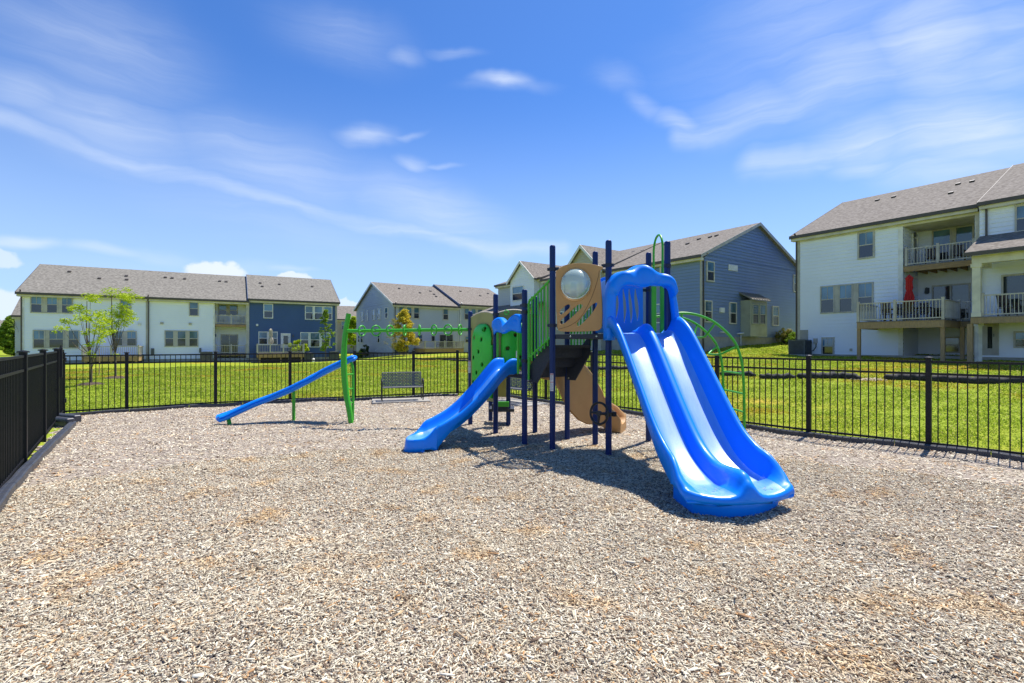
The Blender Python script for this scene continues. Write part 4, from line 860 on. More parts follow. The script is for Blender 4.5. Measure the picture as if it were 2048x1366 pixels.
# ------------------------------------------------------------------ benches
def bench():
    L = 1.22; root = thing('park_bench', (0, 0, 0), '', 'bench')
    def lattice(name, w, h, f, parent):  # slotted steel sheet: bars round short slots
        mb = MB(); rows = 9; nx = 15
        for i in range(rows + 1): z = h * i / rows; mb.bar(f(-w / 2, z), f(w / 2, z), .006, .028, up=f(0, 1) - f(0, 0))
        for i in range(rows):
            for j in range(nx + 1):
                x = -w / 2 + w * (j + (.5 if i % 2 else 0)) / nx
                if x <= w / 2: mb.bar(f(x, h * i / rows), f(x, h * (i + 1) / rows), .005, .034, up=Vector((1, 0, 0)))
        return mb.build(name, M['bench'], parent)
    fs = lambda x, z: Vector((x, -.02 - .42 + z, .425 + .02 * (.42 - z) / .42)); fb = lambda x, z: Vector((x, .01 + z * .22, .44 + z))
    s = lattice('seat', L - .06, .42, fs, root); b = lattice('backrest', L - .06, .40, fb, root)
    m = MB(); m.tube([(-L / 2 + .02, -.45, .43), (L / 2 - .02, -.45, .43)], .022, 10); m.build('seat_edge', M['bench'], s, smooth=40)
    m = MB(); m.tube([(-L / 2 + .02, .098, .845), (L / 2 - .02, .098, .845)], .017, 10)
    for x in (-1, 1): m.tube([(x * (L / 2 - .025), .01, .42), (x * (L / 2 - .025), .098, .845)], .015, 8)
    m.build('back_frame', M['bench'], b, smooth=40)
    for x in (-1, 1):
        X = x * (L / 2); m = MB(); pts = [(X, -.36, -.02), (X, -.37, .42), (X, -.385, .52), (X, -.36, .62), (X, -.26, .665), (X, -.14, .65), (X, -.07, .58), (X, -.06, .50), (X, -.11, .44), (X, -.2, .42)]
        m.tube(spline(pts, 5), .018, 10); m.build('arm_leg', M['bench_leg'], root, smooth=50)
        m = MB(); m.tube([(X, .06, -.02), (X, .0, .44)], .018, 10); m.tube([(X, -.4, .40), (X, .02, .40)], .016, 8); m.build('leg', M['bench_leg'], root, smooth=50)
    return root
b1 = bench(); b1.location = (-3.42, 15.02, 0); b1.rotation_euler = (0, 0, R(17)); tag(b1, 'grey slotted steel bench in the open, left of the play structure before the far fence', 'bench', 'grey slotted steel park benches')
b2 = dup(b1, (.22, 14.55, 0), R(-49), 'grey slotted steel bench half hidden behind the small slide and navy posts')
for p, rz, lab in (((-3.42, 14.87), 17, 'concrete slab under the bench left of the play structure'), ((.17, 14.35), -49, 'concrete slab under the half-hidden bench behind the play structure')):
    m = MB(); c, s = math.cos(R(rz)), math.sin(R(rz)); m.hexa([(p[0] + x * c - y * s, p[1] + x * s + y * c, z) for z in (-.08, .022) for x, y in ((-.85, -.5), (.85, -.5), (.85, .5), (-.85, .5))])
    o = m.build('bench_pad', M['concrete'], loc=(p[0], p[1], 0), bevel=.01); tag(o, lab, 'concrete pad')

# ------------------------------------------------------------------ house builders
class Fac:
    """a facade plane: origin, direction along it (u), outward normal towards the playground"""
    def __init__(s, X, Y, d, off=0.0):
        s.d = Vector((d[0], d[1], 0)).normalized(); n = Vector((s.d.y, -s.d.x, 0)); s.n = n if n.dot(Vector((-X, -Y, 0))) > 0 else -n
        s.o = Vector((X, Y, 0)) + s.n * off
    def p(s, u, z, off=0.0): q = s.o + s.d * u + s.n * off; return Vector((q.x, q.y, z))
    def u(s, x, off=0.0):
        k = (x - 1024) / FPX; o = s.o + s.n * off; return (k * o.y - o.x) / (s.d.x - k * s.d.y)
    def z(s, x, y, off=0.0): u = s.u(x, off); D = (s.o + s.n * off + s.d * u).y; return EYE - (y - HZ) / FPX * D
    def box(s, mb, u0, u1, z0, z1, a, b, mi=0): mb.hexa([s.p(u, z, k) for z in (z0, z1) for u, k in ((u0, a), (u1, a), (u1, b), (u0, b))], mi)
    def rect(s, x0, y0, x1, y1, off=0.0):
        xm = (x0 + x1) / 2; return s.u(x0, off), s.u(x1, off), s.z(xm, y1, off), s.z(xm, y0, off)
LAP = .22
def siding(mb, F, uL, uR, z0, z1, off=0.0, mi=0):
    """real clapboards; uL, uR may be functions of z"""
    fl = uL if callable(uL) else (lambda z: uL); fr = uR if callable(uR) else (lambda z: uR); z = z0
    while z < z1 - 1e-4:
        t = min(z + LAP, z1)
        if fr(z) - fl(z) > .01:
            mb.quad(F.p(fl(z), z, off + .036), F.p(fr(z), z, off + .036), F.p(max(fr(t), fl(t)), t, off), F.p(fl(t), t, off), mi)
            mb.quad(F.p(fl(z), z, off - .002), F.p(fr(z), z, off - .002), F.p(fr(z), z, off + .036), F.p(fl(z), z, off + .036), mi)
        z = t
def window(F, root, rc, off=0.0, trim='taupe_trim', split=True, wide=.075, muntin=False, name='window', flip=False):
    u0, u1, z0, z1 = rc; u0, u1 = min(u0, u1), max(u0, u1); mb = MB(); w = min(wide, (u1 - u0) * .13); a, b = off - .01, off + .085
    F.box(mb, u0, u1, z1 - w, z1, a, b); F.box(mb, u0, u1, z0, z0 + w, a, b + .012); F.box(mb, u0, u0 + w, z0 + w, z1 - w, a, b); F.box(mb, u1 - w, u1, z0 + w, z1 - w, a, b)
    zm = (z0 + z1) / 2
    if split: F.box(mb, u0 + w, u1 - w, zm - .028, zm + .028, a, off + .072)
    if muntin: um = (u0 + u1) / 2; F.box(mb, um - .014, um + .014, zm + .028, z1 - w, a, off + .064)
    o = mb.build(name, M[trim], root); g = MB()
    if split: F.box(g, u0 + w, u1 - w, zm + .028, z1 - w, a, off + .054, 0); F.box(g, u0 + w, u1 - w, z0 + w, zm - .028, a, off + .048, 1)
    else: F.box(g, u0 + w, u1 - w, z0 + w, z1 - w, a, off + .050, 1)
    g.build('pane', [M['glass_up'], M['glass_low']], o); return o
def triple(F, root, rects, off=0.0, trim='taupe_trim', muntin=False):
    R_ = [F.rect(*r, off) for r in rects]; z0 = min(r[2] for r in R_); z1 = max(r[3] for r in R_); U = sorted([x for r in R_ for x in r[:2]])
    mb = MB()
    for a, b in zip(U[1:-1:2], U[2::2]): F.box(mb, a, b, z0, z1, off - .01, off + .06)
    mb.build('mullion_panel', M[trim], root)
    for r in R_: window(F, root, (r[0], r[1], z0, z1), off, trim, muntin=muntin)
def slider(F, root, rc, off, trim='taupe_trim', name='sliding_door'):
    u0, u1, z0, z1 = rc; um = (u0 + u1) / 2; mb = MB(); a, b = off - .01, off + .085
    for p, q in ((u0, u0 + .08), (um - .04, um + .04), (u1 - .08, u1)): F.box(mb, p, q, z0, z1, a, b)
    for p, q in ((u0 + .08, um - .04), (um + .04, u1 - .08)): F.box(mb, p, q, z1 - .09, z1, a, b - .003); F.box(mb, p, q, z0, z0 + .1, a, b - .003)
    o = mb.build(name, M[trim], root); g = MB(); F.box(g, u0 + .08, um - .04, z0 + .1, z1 - .09, a, off + .055); F.box(g, um + .04, u1 - .08, z0 + .1, z1 - .09, a, off + .047); g.build('pane', M['glass_dark'], o)
def door(F, root, rc, off=0.0, trim='white_trim'):
    u0, u1, z0, z1 = rc; mb = MB(); F.box(mb, u0, u1, z1 - .1, z1, off - .01, off + .08); F.box(mb, u0, u0 + .1, z0, z1 - .1, off - .01, off + .08); F.box(mb, u1 - .1, u1, z0, z1 - .1, off - .01, off + .08); F.box(mb, u0 + .1, u1 - .1, z0, z1 - .1, off - .01, off + .045)
    o = mb.build('door', M[trim], root); g = MB(); F.box(g, u0 + .24, u1 - .24, z0 + .35, z1 - .25, off + .04, off + .054); g.build('pane', M['glass_dark'], o)
    h = MB(); F.box(h, u1 - .2, u1 - .17, z0 + .95, z0 + 1.1, off + .025, off + .07); h.build('handle', M['ac_metal'], o)
def railing(a, b, z0, z1, parent, m='rail_vinyl', posts=(0, 1), step=.135):
    a = Vector((a[0], a[1], 0)); b = Vector((b[0], b[1], 0)); t = (b - a).normalized(); L = (b - a).length; Z = lambda z: Vector((0, 0, z)); mb = MB()
    mb.bar(a + Z(z1 - .03), b + Z(z1 - .03), .075, .06); mb.bar(a + Z(z0 + .10), b + Z(z0 + .10), .05, .06); k = max(2, int(L / step))
    for i in range(1, k): p = a + t * L * i / k; mb.bar(p + Z(z0 + .13), p + Z(z1 - .06), .026, .026, up=t)
    o = mb.build('railing', M[m], parent)
    for f in posts: p = a + t * L * f; q = MB(); q.bar(p + Z(z0), p + Z(z1 + .06), .115, .115, up=t); q.bar(p + Z(z1 + .062), p + Z(z1 + .09), .135, .135, up=t); q.build('railing_post', M[m], parent)
    return o
def plank_box(mb, F, u0, u1, z0, z1, a, b): F.box(mb, u0, u1, z0, z1, a, b)
def roof(F, root, u0, u1, ze, wr, rise, over=.35, ends=(.0, .0), m='shingle', thick=.16, trim='gutter', rake=None, back=True, zadd=0.0):
    """gable roof, ridge parallel to the facade at depth wr; front eave overhangs by over"""
    a, b = u0 - ends[0], u1 + ends[1]; sl = rise / wr; zf = ze - over * sl + zadd; zr = ze + rise + zadd; mb = MB()
    P = [(over, zf), (-wr, zr), (-2 * wr - over, zf)] if back else [(over, zf), (-wr, zr)]
    up = [F.p(u, z, k) for u in (a, b) for k, z in P]; n = len(P)
    mb.loft([[F.p(u, z, k) for k, z in P] + [F.p(u, z - thick, k) for k, z in P[::-1]] for u in (a, b)])
    o = mb.build('roof', M[m], root)
    g = MB(); F.box(g, a, b, zf - thick - .035, zf - .008, over + .002, over + .13); g.build('gutter', M[trim], o)
    s = MB(); F.box(s, a + .06, b - .06, zf - thick - .20, zf - thick - .012, -.05, over); s.build('soffit', M['cream_trim'], o)
    if rake:
        for e, uu in zip(ends, (a, b)):
            if e:
                r = MB(); k = -.03 if uu == a else .03; lo, hi = sorted((uu, uu + k))
                for p, q in zip(P, P[1:]): r.loft([[F.p(u, p[1] - thick - .06, p[0]), F.p(u, q[1] - thick - .06, q[0]), F.p(u, q[1] + .015, q[0]), F.p(u, p[1] + .015, p[0])] for u in (lo, hi)])
                r.build('rake_board', M[rake], o)
    return o
def vents(F, ro, pts, wr, rise, ze):
    """small dark roof vents at photo pixels on the front slope"""
    root = ro.parent; sl = rise / wr; N = (F.n * sl + Vector((0, 0, 1))).normalized()
    for x, y in pts:
        k = Vector(((x - 1024) / FPX, 1, -(y - HZ) / FPX)); c = Vector((0, 0, EYE)); p0 = F.p(0, ze, 0); Nn = Vector((F.n.x * sl, F.n.y * sl, 1)).normalized(); t = (p0 - c).dot(Nn) / k.dot(Nn); q = c + k * t
        e = (F.n - Vector((0, 0, sl))).normalized(); mb = MB(); mb.hexa([q + F.d * a + e * b + Nn * h for h in (.0, .10) for a, b in ((-.12, -.11), (.12, -.11), (.12, .11), (-.12, .11))]); mb.build('roof_vent', M['gutter'], ro)
def downspout(F, root, u, z0, z1, off=.06, m='gutter'):
    mb = MB(); F.box(mb, u - .04, u + .04, z0, z1 - .25, off - .02, off + .06); mb.bar(F.p(u, z1 - .26, off + .02), F.p(u, z1, off + .32), .08, .07); mb.build('downspout', M[m], root)
def side_wall(mb, F, u, z0, ze, wr, rise, mi=0, flip=1):
    """end wall with its gable at facade position u, as clapboards"""
    o = F.p(u, 0); G = Fac(o.x, o.y, -F.n); G.n = F.d * flip
    siding(mb, G, 0, 2 * wr, z0, ze, 0, mi); siding(mb, G, lambda z: (z - ze) / rise * wr, lambda z: 2 * wr - (z - ze) / rise * wr, ze, ze + rise - .12, 0, mi); return G
def house_wall(F, root, u0, u1, z0, ze, wr, rise, m, rects=None, left=True, right=True, found=.35):
    mb = MB()
    for r in (rects or [(u0, u1, z0, ze)]): siding(mb, F, *r)
    if left: side_wall(mb, F, u0, z0, ze, wr, rise, 0, -1)
    if right: side_wall(mb, F, u1, z0, ze, wr, rise, 0, 1)
    o = mb.build('wall', M[m], root); mb = MB(); mb.quad(F.p(u0, z0, -2 * wr), F.p(u1, z0, -2 * wr), F.p(u1, ze, -2 * wr), F.p(u0, ze, -2 * wr)); mb.build('rear_wall', M[m], root)
    f = MB(); f.loft([[F.p(u, z, k) for u, k in ((u0 + .02, -.02), (u1 - .02, -.02), (u1 - .02, -2 * wr + .02), (u0 + .02, -2 * wr + .02))] for z in (z0 - 1.8, z0 + .01)]); f.build('foundation', M['foundation'], root); return o
def corner_board(F, root, u, z0, z1, m='white_trim', w=.14): mb = MB(); F.box(mb, u - w / 2, u + w / 2, z0, z1, -.02, .052); mb.build('corner_board', M[m], root)
def recess(F, root, u0, u1, z0, z1, dep, m, floors=()):
    """open loggia: back wall, side walls and ceiling behind the facade"""
    mb = MB(); siding(mb, F, u0, u1, z0, z1, -dep)
    for u, fl in ((u0, 1), (u1, -1)):
        o = F.p(u, 0); G = Fac(o.x, o.y, -F.n); G.n = F.d * fl; siding(mb, G, 0, dep, z0, z1)
    o = mb.build('recess_wall', M[m], root); c = MB(); F.box(c, u0, u1, z1, z1 + .1, -dep, -.005); c.build('recess_ceiling', M['cream_trim'], root)
def lamp(F, root, x, y, off=0.0, m='ac_metal', s=1.0):
    u, z = F.u(x, off), F.z(x, y, off); mb = MB(); F.box(mb, u - .07 * s, u + .07 * s, z - .08 * s, z + .13 * s, off + .0, off + .03); mb.tube([F.p(u, z - .12 * s, off + .12), F.p(u, z - .08 * s, off + .12), F.p(u, z + .1 * s, off + .12), F.p(u, z + .15 * s, off + .12)], [.05 * s, .075 * s, .055 * s, .02], 8); mb.bar(F.p(u, z + .1 * s, off + .02), F.p(u, z + .13 * s, off + .12), .03, .03); mb.build('wall_lamp', M[m], root)
def utility_box(F, root, rc, off=0.0, m='ac_metal', name='vent_cover', dep=.12):
    mb = MB(); F.box(mb, *rc, off, off + dep); mb.build(name, M[m], root, bevel=.015)

def at_(F, x, off): p = F.p(F.u(x, off), 0, off); return Vector((p.x, p.y, lz(p.x, p.y) + .04))
def umbrella(loc, h, cloth, label):
    r = thing('patio_umbrella', loc, label, 'umbrella'); x, y, z = loc; mb = MB(); mb.tube([(x, y, z), (x, y, z + h)], .022, 10); mb.build('pole', M['patio_dark'], r, smooth=40)
    rings = []; n = 40
    for f, rad in ((.36, .02), (.37, .17), (.42, .20), (.52, .19), (.62, .14), (.66, .105), (.72, .14), (.85, .12), (.93, .15), (.955, .10), (1.0, .025)):
        rings.append([(x + rad * (1 + .28 * math.cos(8 * t + f * 5)) * math.cos(t), y + rad * (1 + .28 * math.cos(8 * t + f * 5)) * math.sin(t), z + h * f) for t in np.linspace(0, 2 * math.pi, n + 1)[:-1]])
    mb = MB(); mb.loft(rings); mb.build('canopy', M[cloth], r, smooth=70)
    mb = MB(); mb.tube([(x, y, z), (x, y, z + .05), (x, y, z + .09)], [.24, .22, .05], 20); mb.build('base', M['patio_black'], r, smooth=40)
def chair(loc, rz, m, label, group, high=.9):
    r = thing('patio_chair', (0, 0, 0), label, 'chair', group); mb = MB()
    for i in range(5): mb.box(-.24, .24, -.24 + i * .098, -.155 + i * .098, .40, .43)
    mb.build('seat', M[m], r); mb = MB()
    for i in range(5): mb.hexa([(x, y + (z - .43) * .18, z) for z in (.46, high) for x, y in ((-.24 + i * .1, .20), (-.16 + i * .1, .20), (-.16 + i * .1, .225), (-.24 + i * .1, .225))])
    mb.box(-.25, .25, .20 + (high - .43) * .18 - .01, .225 + (high - .43) * .18 + .02, high, high + .06); mb.build('backrest', M[m], r)
    for x in (-.24, .24):
        for y in (-.22, .22): mb = MB(); mb.box(x - .02, x + .02, y - .02, y + .02, 0, .40); mb.build('leg', M[m], r)
        mb = MB(); mb.box(x - .03, x + .03, -.24, .24, .63, .66); mb.box(x - .02, x + .02, -.235, -.195, .43, .63); mb.build('armrest', M[m], r)
    r.location = loc; r.rotation_euler = (0, 0, rz); return r
def table(loc, rz, L, W, m, label):
    r = thing('patio_table', (0, 0, 0), label, 'table'); mb = MB(); n = 7
    for i in range(n): mb.box(-L / 2, L / 2, -W / 2 + W * i / n + .005, -W / 2 + W * (i + 1) / n - .005, .70, .735)
    mb.build('tabletop', M[m], r)
    for x in (-L / 2 + .08, L / 2 - .08):
        for y in (-W / 2 + .07, W / 2 - .07): mb = MB(); mb.box(x - .035, x + .035, y - .035, y + .035, 0, .70); mb.build('leg', M[m], r)
    r.location = loc; r.rotation_euler = (0, 0, rz); return r
def ac_unit(loc, rz, label, group=None, s=.82, h=.95, m='ac_metal'):
    r = thing('air_conditioner', (0, 0, 0), label, 'air conditioner', group or 'air conditioners beside the houses'); mb = MB(); a = s / 2; mb.box(-a + .02, a - .02, -a + .02, a - .02, .06, h - .06)
    for i in range(18):
        q = -a + .03 + (s - .06) * i / 17
        for y in (-a, a): mb.box(q - .009, q + .009, y - .014, y + .014, .08, h - .08)
        for x in (-a, a): mb.box(x - .014, x + .014, q - .009, q + .009, .08, h - .08)
    for x in (-a, a):
        for y in (-a, a): mb.box(x - .03, x + .03, y - .03, y + .03, .04, h - .04)
    mb.build('cabinet', M[m], r); mb = MB(); mb.box(-a - .02, a + .02, -a - .02, a + .02, h - .05, h)
    for q in (.12, .2, .28): mb.tube([(q * math.cos(t), q * math.sin(t), h + .02) for t in np.linspace(0, 2 * math.pi, 25)[:-1]], .01, 6, closed=True)
    mb.build('top_grille', M[m], r); mb = MB(); mb.box(-a - .08, a + .08, -a - .08, a + .08, -.1, .05); mb.build('base_pad', M['concrete'], r)
    r.location = loc; r.rotation_euler = (0, 0, rz); return r

# ------------------------------------------------------------------ left row: white, white, navy
FA = Fac((44 - 1024) / FPX * 39.5, 39.5, (1.726, 1)); ZA = .33; ZE = FA.z(47, 580); WR, RI = 5.6, 2.9
def XZ(F, zx, zy, sc, x0, y0): return x0 + zx / sc, y0 + zy / sc
def PA(*q): return tuple(v / 2.926 + (500 if i % 2 else 0) for i, v in enumerate(q))
ua, ub, uc, ud = FA.u(44), FA.u(297), FA.u(498.5), FA.u(673); HA = thing('townhouse', FA.p(0, .6), 'white sided end townhouse at far left, behind the young lime green trees', 'house')
house_wall(FA, HA, ua, ub, ZA, ZE, WR, RI, 'white_siding', right=False)
ro = roof(FA, HA, ua, ub, ZE, WR, RI, ends=(.3, 0), rake='gutter'); vents(FA, ro, [PA(*q) for q in ((407, 128), (582, 168), (740, 153), (742, 175))], WR, RI, ZE)
triple(FA, HA, [PA(178, 265, 251, 367), PA(271, 269, 341, 370), PA(358, 274, 428, 372)], muntin=True)
window(FA, HA, FA.rect(*PA(702, 288, 769, 382)))
triple(FA, HA, [PA(193, 467, 266, 572), PA(284, 468, 377, 575), PA(397, 470, 466, 575)], muntin=True)
triple(FA, HA, [PA(655, 474, 722, 562), PA(740, 474, 801, 562)], muntin=True)
corner_board(FA, HA, ua + .07, ZA, ZE - .2); corner_board(FA, HA, ub - .12, ZA, ZE - .2, 'taupe_trim'); downspout(FA, HA, ua - .02, ZA, ZE, m='gutter'); downspout(FA, HA, ub + .02, ZA, ZE, .09)
utility_box(FA, HA, FA.rect(*PA(808, 427, 826, 440)), m='white_trim'); utility_box(FA, HA, FA.rect(*PA(745, 468, 785, 475)), .05, m='white_trim', name='awning_strip')
def yard_deck(F, root, u0, u1, zt, dep, h=1.0, fh=.42, steps=None, posts=(.0, .5, 1)):
    mb = MB(); F.box(mb, u0, u1, zt - .045, zt, .03, dep); d = mb.build('deck', M['deck_grey'], root); f = MB(); F.box(f, u0 + .03, u1 - .03, zt - fh, zt - .047, dep - .07, dep - .02); F.box(f, u0 + .03, u0 + .07, zt - fh, zt - .047, .03, dep - .07); F.box(f, u1 - .07, u1 - .03, zt - fh, zt - .047, .03, dep - .07); f.build('fascia', M['deck_wood'], d)
    for u in (u0 + .25, (u0 + u1) / 2, u1 - .25): p = MB(); F.box(p, u - .07, u + .07, zt - 1.3, zt - fh, dep - .3, dep - .16); p.build('deck_post', M['post_wood'], d)
    s = MB(); F.box(s, u0 + .3, u1 - .3, zt - 1.1, zt - fh, .05, dep - .45); s.build('underdeck_shade_box', M['underdeck_shade'], d)  # solid dark box added as the shadow under the deck
    railing(F.p(u0 + .06, 0, dep - .06), F.p(u1 - .06, 0, dep - .06), zt, zt + h, d, posts=posts); railing(F.p(u0 + .06, 0, .1), F.p(u0 + .06, 0, dep - .12), zt, zt + h, d, posts=()); railing(F.p(u1 - .06, 0, .1), F.p(u1 - .06, 0, dep - .12), zt, zt + h, d, posts=()); return d
def deck_px(F, root, x0, x1, yt, yf, dep, **k):
    u0, u1 = F.u(x0, dep), F.u(x1, dep); zt = F.z((x0 + x1) / 2, yf, dep); h = F.z((x0 + x1) / 2, yt, dep) - zt; return yard_deck(F, root, u0, u1, zt, dep, h, **k), zt
deck_px(FA, HA, *PA(475, 0)[:1], *PA(815, 0)[:1], 500 + 562 / 2.926, 500 + 622 / 2.926, 2.6)

HB = thing('townhouse', FA.p(ub, .6), 'white sided middle townhouse with an upstairs balcony, joined to the navy one', 'house')
lg0, lg1 = FA.u(PA(1257, 0)[0]), FA.u(PA(1446, 0)[0]); zl = FA.z(*PA(1350, 303)); dl = FA.z(*PA(1350, 613))
house_wall(FA, HB, ub, uc, ZA, ZE, WR, RI, 'white_siding', rects=[(ub, lg0, ZA, ZE), (lg1, uc, ZA, ZE), (lg0, lg1, zl, ZE)], left=False, right=False)
ro = roof(FA, HB, ub, uc, ZE, WR, RI); vents(FA, ro, [PA(*q) for q in ((968, 162), (1008, 165), (1081, 170), (1286, 184), (1324, 187))], WR, RI, ZE)
window(FA, HB, FA.rect(*PA(1106, 300, 1163, 386))); triple(FA, HB, [PA(963, 470, 1020, 564), PA(1035, 471, 1091, 564), PA(1104, 472, 1161, 565)])
utility_box(FA, HB, FA.rect(*PA(938, 421, 957, 434)), m='taupe_trim'); utility_box(FA, HB, FA.rect(*PA(1105, 425, 1122, 438)), m='taupe_trim')
recess(FA, HB, lg0, lg1, ZA - .3, zl, 1.7, 'white_siding'); corner_board(FA, HB, lg0 - .07, ZA, ZE - .2, 'white_trim'); corner_board(FA, HB, uc - .14, ZA, ZE - .2, 'taupe_trim', .24)
triple(FA, HB, [(*PA(1278, 318, 1329, 385),), (*PA(1341, 320, 1391, 385),)], -1.7)
slider(FA, HB, (lg0 + .45, lg1 - .75, ZA + .02, FA.z(*PA(1335, 494), -1.7)), -1.7)
lamp(FA, HB, *PA(1261, 500), -.6)
def balcony(F, root, u0, u1, zt, h, dep=1.65, fh=.28, posts=(0, .5, 1), rail=True):
    mb = MB(); F.box(mb, u0, u1, zt - .05, zt, -dep, .0); b = mb.build('balcony', M['deck_grey'], root); f = MB(); F.box(f, u0, u1, zt - fh, zt - .052, -.06, .005); f.build('fascia', M['deck_wood'], b)
    j = MB()
    for i in range(1, int((u1 - u0) / .45)): u = u0 + i * .45; F.box(j, u - .025, u + .025, zt - fh + .03, zt - .052, -dep, -.07)
    j.build('joist', M['deck_wood'], b)
    if rail: railing(F.p(u0 + .06, 0, -.06), F.p(u1 - .06, 0, -.06), zt, zt + h, b, posts=posts)
    return b
zb = FA.z(*PA(1350, 433)); balcony(FA, HB, lg0 + .02, lg1 - .02, zb, FA.z(*PA(1350, 381)) - zb, fh=.26)
zb2 = FA.z(*PA(1350, 606)); balcony(FA, HB, lg0 + .02, lg1 - .02, zb2, FA.z(*PA(1350, 556)) - zb2, fh=.2)
ca = math.atan2(FA.d.y, FA.d.x)
for k, (f, lab) in enumerate(((.24, 'white slatted chair on the upper balcony of the middle white townhouse, left one'), (.75, 'white slatted chair on the upper balcony of the middle white townhouse, right one'))):
    p = FA.p(lg0 + (lg1 - lg0) * f, zb, -.8)
    if k == 0: cw = chair(p, ca, 'patio_white', lab, 'white balcony chairs')
    else: dup(cw, p, ca + .2, lab)

HC = thing('townhouse', FA.p(uc, .6), 'navy blue sided end townhouse with a cream umbrella on its deck', 'house')
house_wall(FA, HC, uc + .03, ud, ZA, ZE, WR, RI, 'navy_siding'); ro = roof(FA, HC, uc + .03, ud, ZE, WR, RI, ends=(.15, .3), zadd=.22, rake='navy_siding')
vents(FA, ro, [PA(*q) for q in ((1523, 194), (1535, 214), (1635, 202), (1827, 215))], WR, RI, ZE + .22)
window(FA, HC, FA.rect(*PA(1541, 314, 1598, 400)), trim='white_trim'); triple(FA, HC, [PA(1784, 326, 1833, 407), PA(1838, 328, 1888, 408), PA(1893, 331, 1944, 410)], trim='white_trim')
triple(FA, HC, [PA(1512, 477, 1567, 553), PA(1569, 478, 1625, 554)], trim='white_trim'); door(FA, HC, (FA.u(PA(1643, 0)[0]), FA.u(PA(1700, 0)[0]), FA.z(*PA(1670, 572)), FA.z(*PA(1670, 487))))
triple(FA, HC, [PA(1757, 481, 1808, 567), PA(1813, 482, 1873, 568), PA(1878, 484, 1932, 569)], trim='white_trim')
utility_box(FA, HC, FA.rect(*PA(1498, 432, 1511, 444)), m='white_trim'); lamp(FA, HC, *PA(1715, 503)); corner_board(FA, HC, ud - .06, ZA, ZE - .2, 'rail_vinyl'); downspout(FA, HC, ud - .0, ZA, ZE, .1, 'rail_vinyl')
_, zd = deck_px(FA, HC, PA(1503, 0)[0], PA(1782, 0)[0], 500 + 553 / 2.926, 500 + 603 / 2.926, 2.8, posts=(0, .27, .55, 1))
up_ = FA.p(FA.u(541.5, 1.3), zd, 1.3); umbrella(up_, FA.z(541.5, 657, 1.3) - zd, 'cream_cloth', 'closed cream patio umbrella on the deck of the navy townhouse')
ac_unit(at_(FA, 413, 1.0), ca, 'grey air conditioner at the foot of the middle white townhouse', s=.9)
ac_unit(at_(FA, 617, 1.2), ca, 'grey air conditioner right of the navy townhouse deck'); ac_unit(at_(FA, 668, 1.2), ca, 'grey air conditioner at the right corner of the navy townhouse')
utility_box(FA, HB, FA.rect(*PA(884, 575, 903, 615)), m='ac_metal', name='meter_box'); utility_box(FA, HB, FA.rect(*PA(1166, 573, 1178, 600)), m='ac_metal', name='meter_box')

# ------------------------------------------------------------------ centre row: grey houses seen past the ring beam
F2 = Fac((788 - 1024) / FPX * 53, 53, (.813, .582)); Z2 = .72; ZE2 = F2.z(790, 604); W2, R2 = 6.4, 2.85
def PB(*q): return tuple(v / 4.655 + (480 if i % 2 else 680) for i, v in enumerate(q))
ue = F2.u(PB(1108, 0)[0]); uf = F2.u(1030)
HD = thing('townhouse', F2.p(0, .8), 'grey end townhouse with a tall plain gable, behind the golden tree', 'house')
house_wall(F2, HD, 0, ue, Z2, ZE2, W2, R2, 'grey_siding', right=False); ro = roof(F2, HD, 0, ue, ZE2, W2, R2, ends=(.3, 0), rake='white_trim', m='shingle_brown'); vents(F2, ro, [PB(*q) for q in ((550, 453), (745, 493), (841, 477), (875, 507), (895, 527))], W2, R2, ZE2)
triple(F2, HD, [PB(543, 620, 599, 728), PB(615, 623, 668, 730), PB(682, 627, 737, 733)]); window(F2, HD, F2.rect(*PB(955, 640, 1007, 744))); window(F2, HD, F2.rect(*PB(715, 878, 766, 960))); window(F2, HD, F2.rect(*PB(560, 878, 612, 960))); window(F2, HD, F2.rect(*PB(848, 890, 884, 945)), split=False, name='door')
slider(F2, HD, (F2.u(PB(922, 0)[0]), F2.u(PB(1052, 0)[0]), Z2 + .3, F2.z(*PB(985, 876))), 0.0)
G2 = Fac(F2.o.x, F2.o.y, -F2.n)
for q in ((197, 668, 221, 757), (246, 650, 264, 753), (305, 648, 329, 747), (354, 637, 380, 741), (422, 627, 450, 732), (198, 868, 219, 958), (354, 864, 377, 958), (172, 885, 188, 955)):
    r = G2.rect(*PB(*q)); window(G2, HD, (min(r[:2]), max(r[:2]), r[2], r[3]), .016, 'white_trim')
corner_board(F2, HD, .07, Z2, ZE2 - .2, 'grey_siding'); downspout(F2, HD, .1, Z2, ZE2, .05); downspout(F2, HD, ue + .15, Z2, ZE2 + .3, .1, 'pvc'); corner_board(F2, HD, ue - .1, Z2, ZE2 - .2, 'grey_siding', .2)
_, zd2 = deck_px(F2, HD, PB(790, 0)[0], PB(1156, 0)[0], 480 + 943 / 4.655, 480 + 1007 / 4.655, 3.0, posts=(0, .25, .5, .75, 1), fh=.5)
a2 = math.atan2(F2.d.y, F2.d.x); table(F2.p(F2.u(893, 1.6), zd2, 1.6), a2, 1.3, .8, 'patio_black', 'dark patio table on the deck of the grey townhouse')
for x, rz, lab in ((879, a2 - 1.4, 'dark patio chair left of the table on the grey townhouse deck'), (907, a2 + 1.5, 'dark patio chair right of the table on the grey townhouse deck')):
    if x == 879: cb = chair(F2.p(F2.u(x, 1.6), zd2, 1.6), rz, 'patio_black', lab, 'dark chairs on the grey townhouse deck')
    else: dup(cb, F2.p(F2.u(x, 1.6), zd2, 1.6), rz, lab)
ac_unit(at_(F2, 804, .8), a2, 'grey air conditioner behind the golden tree, against the grey townhouse', s=1.0)
